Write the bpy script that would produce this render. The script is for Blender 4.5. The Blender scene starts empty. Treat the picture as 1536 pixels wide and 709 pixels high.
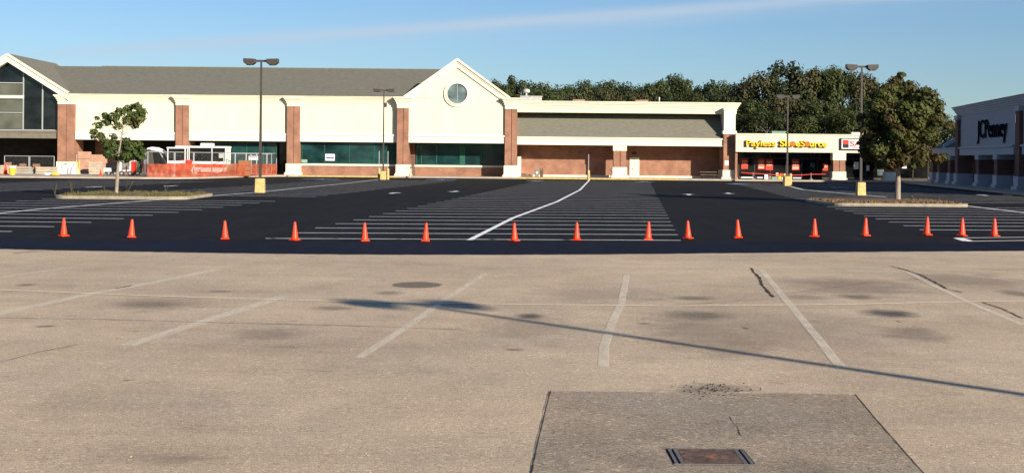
import bpy, math, random
from mathutils import Vector, Matrix, noise
R = math.radians
sc = bpy.context.scene
col = sc.collection
random.seed(7)

# ------------------------------------------------------------------ camera
F, CX, CY, PHI, H = 2000.0, 768.0, 238.0, 0.0095, 2.1      # measured from the photograph (1536 px wide)
cam = bpy.data.cameras.new('camera'); cam_o = bpy.data.objects.new('camera', cam); col.objects.link(cam_o)
cam.sensor_width = 36; cam.lens = F/1536*36
cam.shift_y = -(354.5-CY)/1536; cam.clip_end = 3000; cam.clip_start = .1
cam_o.matrix_world = Matrix.Translation((0, 0, H)) @ Matrix.Rotation(math.pi/2, 4, 'X') @ Matrix.Rotation(PHI, 4, 'Z')
sc.camera = cam_o

def P(px, py, d):
    u, v = px-CX, CY-py
    X = (u*math.cos(PHI)-v*math.sin(PHI))/F; Z = (u*math.sin(PHI)*-1*-1+v*math.cos(PHI))/F
    return Vector((X*d, d, Z*d+H))
def G(px, py, z=0.0):
    u, v = px-CX, CY-py
    X = (u*math.cos(PHI)-v*math.sin(PHI))/F; Z = (u*math.sin(PHI)+v*math.cos(PHI))/F
    d = (z-H)/Z
    return Vector((X*d, d, z))

# ------------------------------------------------------------------ light
EL, AZ = 19.2, 41.0          # sun height, and how far shadows swing left of straight ahead
sd = Vector((math.sin(R(AZ))*math.cos(R(EL)), -math.cos(R(AZ))*math.cos(R(EL)), math.sin(R(EL))))
sun = bpy.data.lights.new('sun', 'SUN'); sun.energy = 5.0; sun.angle = R(.55); sun.color = (1, .90, .76)
sun_o = bpy.data.objects.new('sun', sun); col.objects.link(sun_o)
sun_o.rotation_euler = sd.to_track_quat('Z', 'Y').to_euler(); sun_o.location = (0, 0, 60)
w = bpy.data.worlds.new('World'); sc.world = w; w.use_nodes = True
nt = w.node_tree; N = nt.nodes; L = nt.links
sky = N.new('ShaderNodeTexSky'); sky.sky_type = 'NISHITA'; sky.sun_disc = False
sky.sun_elevation = R(EL); sky.sun_rotation = R(180-AZ); sky.air_density = 1.0; sky.dust_density = 0.25; sky.ozone_density = 2.2
bg = N['Background']; bg.inputs[1].default_value = .055
# thin cirrus streaks, laid out by direction on the sky
tc = N.new('ShaderNodeTexCoord'); sp = N.new('ShaderNodeSeparateXYZ'); L.new(tc.outputs['Generated'], sp.inputs[0])
def M(op, a, b=None, c=None, clamp=False):
    n = N.new('ShaderNodeMath'); n.operation = op; n.use_clamp = clamp
    for i, x in enumerate((a, b, c)):
        if x is None: continue
        if isinstance(x, (int, float)): n.inputs[i].default_value = x
        else: L.new(x, n.inputs[i])
    return n.outputs[0]
yy = M('MAXIMUM', sp.outputs[1], .05)
u_ = M('DIVIDE', sp.outputs[0], yy); v_ = M('DIVIDE', sp.outputs[2], yy)
cb = N.new('ShaderNodeCombineXYZ'); L.new(M('MULTIPLY', u_, 7), cb.inputs[0]); L.new(M('MULTIPLY', M('SUBTRACT', v_, M('MULTIPLY', u_, .08)), 60), cb.inputs[1])
nz = N.new('ShaderNodeTexNoise'); nz.inputs['Scale'].default_value = 1.0; nz.inputs['Detail'].default_value = 6; nz.inputs['Roughness'].default_value = .6
L.new(cb.outputs[0], nz.inputs['Vector'])
def streak(v0, slope, u0, width, amp, lo, hi):
    dv = M('SUBTRACT', v_, M('ADD', v0, M('MULTIPLY', M('SUBTRACT', u_, u0), slope)))
    dv = M('ADD', dv, M('MULTIPLY', M('SUBTRACT', nz.outputs[0], .5), width*1.3))
    g = M('POWER', 2.718, M('MULTIPLY', -1, M('POWER', M('ABSOLUTE', M('DIVIDE', dv, width)), 2)))
    ends = M('MULTIPLY', M('SMOOTH_MIN', M('MULTIPLY', M('SUBTRACT', u_, lo), 6, clamp=True), 1, .1), M('MULTIPLY', M('SUBTRACT', hi, u_), 6, clamp=True), clamp=True)
    return M('MULTIPLY', M('MULTIPLY', g, ends), M('MULTIPLY', M('ADD', .45, nz.outputs[0]), amp))
s = M('ADD', streak(.0840, .080, -.234, .0045, .58, -.42, .55), streak(.0740, .085, -.25, .007, .16, -.40, .3))
s = M('ADD', s, streak(.098, .07, -.05, .006, .10, -.2, .6))
nz2 = N.new('ShaderNodeTexNoise'); nz2.inputs['Scale'].default_value = .6; nz2.inputs['Detail'].default_value = 5
L.new(cb.outputs[0], nz2.inputs['Vector'])
s = M('ADD', s, M('MULTIPLY', M('SUBTRACT', nz2.outputs[0], .42, clamp=True), .22), clamp=True)
mx = N.new('ShaderNodeMix'); mx.data_type = 'RGBA'
tn = N.new('ShaderNodeMix'); tn.data_type = 'RGBA'; tn.blend_type = 'MULTIPLY'; tn.inputs[0].default_value = 1; L.new(sky.outputs[0], tn.inputs[6]); tn.inputs[7].default_value = (.76, .95, 1.24, 1)
L.new(s, mx.inputs[0]); L.new(tn.outputs[2], mx.inputs[6]); mx.inputs[7].default_value = (5.5, 6.6, 7.9, 1)
L.new(mx.outputs[2], bg.inputs[0])
sc.view_settings.view_transform = 'Standard'; sc.view_settings.look = 'None'; sc.view_settings.gamma = 1
sc.view_settings.exposure = .8

# ------------------------------------------------------------------ materials
MAT = {}
def mat(name, c, rough=.8, var=.12, scale=3.0, spec=.3, bump=0, bscale=40, metal=0, c2=None, detail=6, stretch=None):
    m = bpy.data.materials.new(name); m.use_nodes = True; MAT[name] = m
    n = m.node_tree.nodes; l = m.node_tree.links; b = n['Principled BSDF']
    b.inputs['Roughness'].default_value = rough; b.inputs['Specular IOR Level'].default_value = spec; b.inputs['Metallic'].default_value = metal
    t = n.new('ShaderNodeTexCoord'); z = n.new('ShaderNodeTexNoise'); z.inputs['Scale'].default_value = scale; z.inputs['Detail'].default_value = detail
    if stretch:
        mp = n.new('ShaderNodeMapping'); mp.inputs['Scale'].default_value = stretch; l.new(t.outputs['Object'], mp.inputs[0]); l.new(mp.outputs[0], z.inputs['Vector'])
    else: l.new(t.outputs['Object'], z.inputs['Vector'])
    r = n.new('ShaderNodeValToRGB'); r.color_ramp.elements[0].position = .3; r.color_ramp.elements[1].position = .7
    a = c if c2 is None else c2
    r.color_ramp.elements[0].color = (*[x*(1-var) for x in c], 1); r.color_ramp.elements[1].color = (*[min(1, x*(1+var)) for x in a], 1)
    l.new(z.outputs[0], r.inputs[0]); l.new(r.outputs[0], b.inputs['Base Color'])
    if bump:
        z2 = n.new('ShaderNodeTexNoise'); z2.inputs['Scale'].default_value = bscale; z2.inputs['Detail'].default_value = 4; l.new(t.outputs['Object'], z2.inputs['Vector'])
        bp = n.new('ShaderNodeBump'); bp.inputs['Strength'].default_value = bump; bp.inputs['Distance'].default_value = .02; l.new(z2.outputs[0], bp.inputs['Height']); l.new(bp.outputs[0], b.inputs['Normal'])
    return m
def brick_mat(name, c1, c2, mortar, var=.25):
    m = mat(name, c1, .85); n = m.node_tree.nodes; l = m.node_tree.links; b = n['Principled BSDF']
    t = n.new('ShaderNodeTexCoord'); s = n.new('ShaderNodeSeparateXYZ'); l.new(t.outputs['Object'], s.inputs[0])
    a = n.new('ShaderNodeMath'); l.new(s.outputs[0], a.inputs[0]); l.new(s.outputs[1], a.inputs[1])
    k = n.new('ShaderNodeCombineXYZ'); l.new(a.outputs[0], k.inputs[0]); l.new(s.outputs[2], k.inputs[1])
    br = n.new('ShaderNodeTexBrick'); br.inputs['Scale'].default_value = 1; br.inputs['Brick Width'].default_value = .24; br.inputs['Row Height'].default_value = .08; br.inputs['Mortar Size'].default_value = .006
    br.inputs['Color1'].default_value = (*c1, 1); br.inputs['Color2'].default_value = (*c2, 1); br.inputs['Mortar'].default_value = (*mortar, 1)
    l.new(k.outputs[0], br.inputs['Vector'])
    z = n.new('ShaderNodeTexNoise'); z.inputs['Scale'].default_value = .9; z.inputs['Detail'].default_value = 8; l.new(t.outputs['Object'], z.inputs['Vector'])
    mr = n.new('ShaderNodeMapRange'); mr.inputs[1].default_value = .3; mr.inputs[2].default_value = .7; mr.inputs[3].default_value = 1-var; mr.inputs[4].default_value = 1+var; l.new(z.outputs[0], mr.inputs[0])
    mm = n.new('ShaderNodeMix'); mm.data_type = 'RGBA'; mm.blend_type = 'MULTIPLY'; mm.inputs[0].default_value = 1
    cc = n.new('ShaderNodeCombineColor'); [l.new(mr.outputs[0], cc.inputs[i]) for i in range(3)]
    l.new(br.outputs[0], mm.inputs[6]); l.new(cc.outputs[0], mm.inputs[7]); l.new(mm.outputs[2], b.inputs['Base Color'])
    return m
brick_mat('brick', (.285, .124, .070), (.23, .100, .056), (.36, .26, .2))
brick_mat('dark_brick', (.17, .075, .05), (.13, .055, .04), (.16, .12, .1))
mat('cream', (.69, .665, .455), .85, .055, .8, detail=8, stretch=(1, 1, .35))
mat('cream_trim', (.72, .66, .50), .75, .03, 1.5)
mat('white_trim', (.72, .68, .56), .7, .04, 2)
mat('plinth', (.66, .60, .48), .85, .10, 2.5)
mat('shop_band', (.62, .57, .43), .85, .05, 1)
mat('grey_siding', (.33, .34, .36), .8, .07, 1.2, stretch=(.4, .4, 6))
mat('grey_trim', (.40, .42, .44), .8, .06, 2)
mat('shingle', (.150, .144, .110), .9, .16, 2.2, detail=10, stretch=(1, 1, 6))
mat('dark_shingle', (.06, .065, .06), .9, .2, 4)
mat('concrete', (.38, .32, .25), .9, .14, 1.2, bump=.3)
mat('kerb', (.30, .255, .19), .9, .2, 3, bump=.4)
mat('yellow_paint', (.46, .33, .11), .7, .22, 4)
mat('yellow_concrete', (.52, .38, .15), .8, .22, 5, bump=.3)
mat('dark_metal', (.055, .045, .038), .5, .15, 6)
mat('grey_metal', (.30, .30, .29), .5, .15, 6)
mat('alu', (.32, .33, .32), .45, .06, 6)
mat('green_frame', (.015, .09, .06), .5, .1, 6)
mat('interior_shade', (.02, .018, .016), .9, .3, 2)
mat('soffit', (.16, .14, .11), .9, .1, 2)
mat('pale_pane', (.10, .105, .078), .4, .3, .6)
mat('light_panel', (.48, .49, .45), .6, .03, 1)
mat('white_vinyl', (.8, .8, .8), .5, .03, 3)
mat('ink', (.12, .09, .30), .6, .1, 3)
mat('orange', (.92, .055, .014), .45, .13, 14, spec=.35)
mat('yellow', (.85, .50, .03), .5, .05, 5)
mat('sign_yellow', (.95, .62, .02), .45, .03, 5)
mat('sign_orange', (.85, .13, .01), .45, .03, 5)
mat('sign_amber', (.95, .48, .02), .45, .03, 5)
mat('red', (.62, .035, .02), .5, .08, 6)
mat('poster_red', (.55, .05, .025), .6, .25, 6)
mat('poster_pale', (.75, .42, .30), .6, .2, 9)
mat('black', (.015, .015, .016), .5, .2, 6)
mat('machine_white', (.68, .68, .64), .4, .08, 3)
mat('machine_green', (.03, .12, .07), .5, .15, 5)
mat('tarp', (.58, .56, .52), .5, .15, 4, bump=.6, bscale=6)
mat('board', (.42, .24, .16), .85, .15, 2)
mat('block', (.42, .35, .26), .9, .18, 3)
mat('hvac', (.42, .42, .38), .6, .15, 4)
mat('hvac_green', (.20, .32, .25), .6, .1, 4)
mat('can_grey', (.20, .19, .16), .6, .2, 6)
mat('can_brown', (.10, .06, .04), .6, .2, 6)
mat('wood', (.16, .12, .08), .8, .2, 6)
mat('bark', (.26, .21, .16), .9, .25, 12, bump=.5, stretch=(1, 1, .25))
mat('woods_bark', (.12, .10, .08), .9, .25, 8)
mat('rubber', (.02, .02, .02), .8, .2, 8)
mat('rust', (.10, .058, .038), .75, .35, 14, c2=(.13, .08, .055), bump=.4)
mat('steel', (.13, .12, .11), .7, .25, 20)
mat('pit_shade', (.006, .006, .006), .9, 0, 1)
mat('rust_bright', (.30, .12, .055), .8, .2, 20)
mat('line_white', (.82, .81, .78), .7, .12, 3)
mat('letter_black', (.012, .012, .014), 1.0, .1, 5, spec=0)
mat('letter_rim', (.5, .5, .5), .9, .05, 5, spec=0)
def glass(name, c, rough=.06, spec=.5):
    m = mat(name, c, rough, .75, .55, spec=spec, stretch=(1, 1, 1.6)); return m  # uneven base colour imitates reflections and the view inside
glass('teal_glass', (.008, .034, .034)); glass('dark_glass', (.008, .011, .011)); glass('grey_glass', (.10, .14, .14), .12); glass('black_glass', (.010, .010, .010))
def leaf_mat(name, cols, tr=.25):
    m = bpy.data.materials.new(name); m.use_nodes = True; MAT[name] = m
    n = m.node_tree.nodes; l = m.node_tree.links; b = n['Principled BSDF']; b.inputs['Roughness'].default_value = .6; b.inputs['Specular IOR Level'].default_value = .25
    g = n.new('ShaderNodeNewGeometry'); t = n.new('ShaderNodeTexCoord'); z = n.new('ShaderNodeTexNoise'); z.inputs['Scale'].default_value = .7; z.inputs['Detail'].default_value = 3
    l.new(t.outputs['Object'], z.inputs['Vector'])
    a = n.new('ShaderNodeMath'); a.operation = 'MULTIPLY_ADD'; l.new(g.outputs['Random Per Island'], a.inputs[0]); a.inputs[1].default_value = .5
    zz = n.new('ShaderNodeMath'); zz.operation = 'MULTIPLY_ADD'; l.new(z.outputs[0], zz.inputs[0]); zz.inputs[1].default_value = 1.6; zz.inputs[2].default_value = -.55
    l.new(zz.outputs[0], a.inputs[2])
    r = n.new('ShaderNodeValToRGB'); cr = r.color_ramp
    while len(cr.elements) < len(cols): cr.elements.new(.5)
    for i, c in enumerate(cols): cr.elements[i].position = i/(len(cols)-1); cr.elements[i].color = (*c, 1)
    l.new(a.outputs[0], r.inputs[0]); l.new(r.outputs[0], b.inputs['Base Color'])
    tr_ = n.new('ShaderNodeBsdfTranslucent'); l.new(r.outputs[0], tr_.inputs[0]); mx = n.new('ShaderNodeMixShader'); mx.inputs[0].default_value = tr
    l.new(b.outputs[0], mx.inputs[1]); l.new(tr_.outputs[0], mx.inputs[2]); l.new(mx.outputs[0], n['Material Output'].inputs[0])
leaf_mat('maple_bronze', [(.065, .026, .012), (.078, .052, .015), (.058, .064, .015), (.065, .086, .018), (.12, .125, .028)])
leaf_mat('maple_green', [(.030, .052, .014), (.048, .084, .018), (.08, .10, .022), (.12, .11, .035)])
leaf_mat('woods_dark', [(.014, .022, .007), (.026, .038, .010), (.040, .054, .014)], .15)
leaf_mat('woods_mid', [(.026, .038, .010), (.046, .060, .014), (.068, .080, .020)], .15)
leaf_mat('woods_olive', [(.040, .042, .016), (.062, .060, .022), (.085, .072, .028)], .15)
leaf_mat('weeds', [(.10, .09, .03), (.16, .13, .05), (.09, .11, .03)], .2)
leaf_mat('mulch_leaf', [(.12, .065, .035), (.2, .12, .06), (.09, .05, .03)], 0)

def asphalt(name, c, spk, var, rough=.9, spec=.2, stains=(), speck=None, tint=None):
    """aggregate speckle + large blotches + stains and wear with a place of their own"""
    m = bpy.data.materials.new(name); m.use_nodes = True; MAT[name] = m
    n = m.node_tree.nodes; l = m.node_tree.links; b = n['Principled BSDF']
    b.inputs['Roughness'].default_value = rough; b.inputs['Specular IOR Level'].default_value = spec
    t = n.new('ShaderNodeTexCoord')
    def noise_(sc_, det, rg=.6, st=None):
        z = n.new('ShaderNodeTexNoise'); z.inputs['Scale'].default_value = sc_; z.inputs['Detail'].default_value = det; z.inputs['Roughness'].default_value = rg
        if st:
            mp = n.new('ShaderNodeMapping'); mp.inputs['Scale'].default_value = st; mp.inputs['Rotation'].default_value = (0, 0, R(8)); l.new(t.outputs['Object'], mp.inputs[0]); l.new(mp.outputs[0], z.inputs['Vector'])
        else: l.new(t.outputs['Object'], z.inputs['Vector'])
        return z.outputs[0]
    def rng(x, a, b_, c_, d):
        r = n.new('ShaderNodeMapRange'); l.new(x, r.inputs[0])
        for i, q in enumerate((a, b_, c_, d)): r.inputs[i+1].default_value = q
        return r.outputs[0]
    def mul(x, y):
        q = n.new('ShaderNodeMath'); q.operation = 'MULTIPLY'; l.new(x, q.inputs[0])
        if isinstance(y, float): q.inputs[1].default_value = y
        else: l.new(y, q.inputs[1])
        return q.outputs[0]
    f = rng(noise_(.22, 5), .3, .7, 1-var, 1+var)
    f = mul(f, rng(noise_(1.7, 6, .65, (1, .5, 1)), .3, .7, 1-var*.7, 1+var*.6))
    f = mul(f, rng(noise_(75, 2, .7), .32, .68, 1-spk, 1+spk))
    f = mul(f, rng(noise_(22, 3, .8), .3, .7, 1-spk*.45, 1+spk*.45))
    if speck:
        v = n.new('ShaderNodeTexVoronoi'); v.inputs['Scale'].default_value = 34; l.new(t.outputs['Object'], v.inputs['Vector'])
        q = n.new('ShaderNodeSeparateColor'); l.new(v.outputs['Color'], q.inputs[0]); f = mul(f, rng(q.outputs[0], .86, 1.0, 1, 1+speck)); f = mul(f, rng(q.outputs[1], .9, 1.0, 1, 1-speck*.6))
    if stains:
        dk = mul(rng(noise_(1.1, 4, .6, (.8, 1.6, 1)), .52, .68, 0, 1), rng(noise_(7, 6, .8, (.6, 1.8, 1)), .52, .66, 0, 1))
        f = mul(f, rng(dk, 0, .8, 1, .5)); f = mul(f, rng(noise_(.5, 6, .7, (.3, 1, 1)), .35, .65, .90, 1.08)); sm = mul(rng(noise_(2.4, 5, .75, (.35, 1.5, 1)), .62, .68, 0, 1), rng(noise_(.3, 2), .45, .6, 0, 1)); f = mul(f, rng(sm, 0, 1, 1, .62))
    elif rough > .7 and c[0] < .05:
        f = mul(f, rng(noise_(.35, 5, .6, (6, .25, 1)), .35, .7, .82, 1.2)); f = mul(f, rng(noise_(.9, 4, .7), .5, .75, 1, 1.35))
    cc = n.new('ShaderNodeCombineColor'); [l.new(f, cc.inputs[i]) for i in range(3)]
    mm = n.new('ShaderNodeMix'); mm.data_type = 'RGBA'; mm.blend_type = 'MULTIPLY'; mm.inputs[0].default_value = 1; mm.inputs[6].default_value = (*c, 1); l.new(cc.outputs[0], mm.inputs[7])
    out = mm.outputs[2]
    if tint:
        tt = n.new('ShaderNodeMix'); tt.data_type = 'RGBA'; l.new(rng(noise_(.5, 4), .42, .72, 0, .55), tt.inputs[0]); l.new(out, tt.inputs[6])
        t2 = n.new('ShaderNodeMix'); t2.data_type = 'RGBA'; t2.blend_type = 'MULTIPLY'; t2.inputs[0].default_value = 1; l.new(out, t2.inputs[6]); t2.inputs[7].default_value = (*tint, 1); l.new(t2.outputs[2], tt.inputs[7]); out = tt.outputs[2]
    if stains:
        en = noise_(6, 5, .7, (.7, 2.2, 1)); en2 = noise_(1.6, 5, .7)
        for (x, y, rx, ry, amt, rot, hard) in stains:
            mp = n.new('ShaderNodeMapping'); mp.vector_type = 'TEXTURE'; mp.inputs['Location'].default_value = (x, y, 0); mp.inputs['Rotation'].default_value = (0, 0, R(rot)); mp.inputs['Scale'].default_value = (rx, ry, 50)
            l.new(t.outputs['Object'], mp.inputs[0]); ln = n.new('ShaderNodeVectorMath'); ln.operation = 'LENGTH'; l.new(mp.outputs[0], ln.inputs[0])
            ad = n.new('ShaderNodeMath'); ad.operation = 'MULTIPLY_ADD'; l.new(en if hard < 2 else en2, ad.inputs[0]); ad.inputs[1].default_value = 1.5 if hard != 1 else .35; l.new(ln.outputs['Value'], ad.inputs[2])
            base = .75 if hard != 1 else .18
            k = rng(ad.outputs[0], base+(.35 if hard != 1 else .78), base+1.0 if hard != 1 else base+.84, amt, 0)
            mn = n.new('ShaderNodeMix'); mn.data_type = 'RGBA'; l.new(k, mn.inputs[0]); l.new(out, mn.inputs[6]); mn.inputs[7].default_value = (.055, .05, .045, 1); out = mn.outputs[2]
    l.new(out, b.inputs['Base Color'])
    bp = n.new('ShaderNodeBump'); bp.inputs['Strength'].default_value = .35; bp.inputs['Distance'].default_value = .012; l.new(noise_(60, 3, .7), bp.inputs['Height']); l.new(bp.outputs[0], b.inputs['Normal'])
    return m
ST = []
for px, py, wx, hy, amt, hard in [(625, 427, 46, 5.5, .62, 1), (585, 439, 26, 4, .45, 0), (795, 474, 26, 5, .75, 0), (795, 490, 90, 26, .18, 2), (1040, 447, 38, 4, .5, 0), (1050, 472, 62, 8, .5, 0), (1060, 500, 110, 34, .22, 2),
        (1285, 445, 38, 5, .55, 0), (1210, 446, 45, 5, .32, 0), (1335, 470, 50, 7.5, .8, 0), (1370, 500, 60, 14, .3, 2), (1275, 428, 120, 14, .3, 2), (1450, 420, 110, 14, .28, 2), (1525, 440, 30, 6, .5, 0),
        (225, 457, 60, 6, .3, 0), (240, 455, 80, 14, .2, 2), (40, 427, 18, 2.5, .5, 0), (500, 462, 40, 4, .45, 0), (330, 437, 24, 2, .45, 0), (68, 489, 22, 2.2, .5, 0), (400, 502, 70, 12, .25, 2), (430, 520, 50, 2.5, .25, 0),
        (890, 440, 130, 14, .16, 2), (1075, 582, 75, 9, .45, 0), (1035, 590, 40, 9, .35, 0), (1150, 480, 200, 60, .12, 2), (200, 600, 260, 30, .14, 2), (260, 688, 90, 12, .2, 2), (560, 500, 300, 30, .10, 2), (770, 524, 18, 2, .5, 0), (965, 485, 13, 1.5, .5, 0),
        (1118, 492, 7, 2, .7, 0), (1348, 482, 3.5, 1.6, .9, 0), (190, 570, 10, 1.6, .5, 0)]:
    a = G(px, py); r_ = G(px+wx, py); t_ = G(px, py-hy); ST.append((a.x, a.y, abs(r_.x-a.x), abs(t_.y-a.y), min(.9, amt*(1.45 if hard == 2 else 1.15)), 0, hard))
asphalt('old_asphalt', (.495, .380, .260), .42, .13, stains=ST, speck=.34, tint=(.88, .97, 1.02))
PS = []
for px, py, wx, hy, amt, hard in [(1200, 700, 60, 18, .3, 2), (960, 690, 50, 16, .25, 2), (1080, 640, 120, 16, .12, 2)]:
    a = G(px, py); r_ = G(px+wx, py); t_ = G(px, py-hy); PS.append((a.x, a.y, abs(r_.x-a.x), abs(t_.y-a.y), amt, 0, hard))
asphalt('patch_asphalt', (.33, .258, .182), .46, .16, stains=PS, speck=.5, tint=(.85, 1, 1.12))
asphalt('new_asphalt', (.0135, .0128, .0125), .3, .18, rough=.85, spec=.07)
asphalt('sealer', (.0055, .0060, .0125), .2, .35, rough=.75, spec=.09)
asphalt('crack', (.03, .024, .02), .3, .2)
asphalt('island_soil', (.15, .10, .055), .4, .2)
asphalt('island_grass', (.15, .12, .05), .4, .3)
def worn_paint(name, c, cover, scale=5, base='old'):
    m = bpy.data.materials.new(name); m.use_nodes = True; MAT[name] = m
    n = m.node_tree.nodes; l = m.node_tree.links; b = n['Principled BSDF']; b.inputs['Roughness'].default_value = .85; b.inputs['Specular IOR Level'].default_value = .2
    t = n.new('ShaderNodeTexCoord'); z = n.new('ShaderNodeTexNoise'); z.inputs['Scale'].default_value = scale; z.inputs['Detail'].default_value = 9; z.inputs['Roughness'].default_value = .75; mp = n.new('ShaderNodeMapping'); mp.inputs['Scale'].default_value = (1.6, .22, 1); mp.inputs['Rotation'].default_value = (0, 0, .1); l.new(t.outputs['Object'], mp.inputs[0]); l.new(mp.outputs[0], z.inputs['Vector'])
    r = n.new('ShaderNodeMapRange'); r.inputs[1].default_value = .36; r.inputs[2].default_value = .60; r.inputs[3].default_value = cover-.2; r.inputs[4].default_value = cover+.18; l.new(z.outputs[0], r.inputs[0])
    b.inputs['Base Color'].default_value = (*c, 1); tr = n.new('ShaderNodeBsdfTransparent'); mx = n.new('ShaderNodeMixShader')
    l.new(r.outputs[0], mx.inputs[0]); l.new(tr.outputs[0], mx.inputs[1]); l.new(b.outputs[0], mx.inputs[2]); l.new(mx.outputs[0], n['Material Output'].inputs[0])
worn_paint('old_line', (.80, .72, .56), .46, 5)
worn_paint('old_line_thin', (.90, .78, .56), .75, 14)
worn_paint('new_line', (.86, .85, .82), .9, 1.5)
worn_paint('blue_paint', (.10, .20, .36), .75, 2)
worn_paint('crack_seal', (.05, .035, .025), .85, 12)
worn_paint('dirt_fringe', (.10, .085, .06), .45, 9)
def screen_mat(name, c, cover, sc_, diag=True):
    m = bpy.data.materials.new(name); m.use_nodes = True; MAT[name] = m
    n = m.node_tree.nodes; l = m.node_tree.links; b = n['Principled BSDF']; b.inputs['Roughness'].default_value = .6
    t = n.new('ShaderNodeTexCoord'); s = n.new('ShaderNodeSeparateXYZ'); l.new(t.outputs['Object'], s.inputs[0])
    def mth(op, a, b_=None):
        q = n.new('ShaderNodeMath'); q.operation = op
        for i, x in enumerate((a, b_)):
            if x is None: continue
            if isinstance(x, (int, float)): q.inputs[i].default_value = x
            else: l.new(x, q.inputs[i])
        return q.outputs[0]
    h = mth('ADD', s.outputs[0], s.outputs[1])
    a = mth('ADD', h, s.outputs[2]) if diag else h; c2 = mth('SUBTRACT', h, s.outputs[2]) if diag else s.outputs[2]
    fa = mth('FRACT', mth('MULTIPLY', a, sc_)); fb = mth('FRACT', mth('MULTIPLY', c2, sc_))
    k = mth('MAXIMUM', mth('LESS_THAN', fa, cover), mth('LESS_THAN', fb, cover))
    b.inputs['Base Color'].default_value = (*c, 1)
    if not diag:
        z = n.new('ShaderNodeTexNoise'); z.inputs['Scale'].default_value = 1.6; z.inputs['Detail'].default_value = 6; l.new(t.outputs['Object'], z.inputs['Vector'])
        r = n.new('ShaderNodeValToRGB'); r.color_ramp.elements[0].position = .35; r.color_ramp.elements[1].position = .68
        r.color_ramp.elements[0].color = (c[0]*.75, c[1]*.6, c[2]*.6, 1); r.color_ramp.elements[1].color = (c[0]*1.0, c[1]*2.0, c[2]*2.6, 1); l.new(z.outputs[0], r.inputs[0]); l.new(r.outputs[0], b.inputs['Base Color'])
    tr = n.new('ShaderNodeBsdfTransparent'); mx = n.new('ShaderNodeMixShader'); l.new(k, mx.inputs[0]); l.new(tr.outputs[0], mx.inputs[1]); l.new(b.outputs[0], mx.inputs[2]); l.new(mx.outputs[0], n['Material Output'].inputs[0])
screen_mat('chain_link', (.22, .22, .21), .035, 12)
screen_mat('orange_net', (.52, .070, .022), .36, 16, False)

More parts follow.
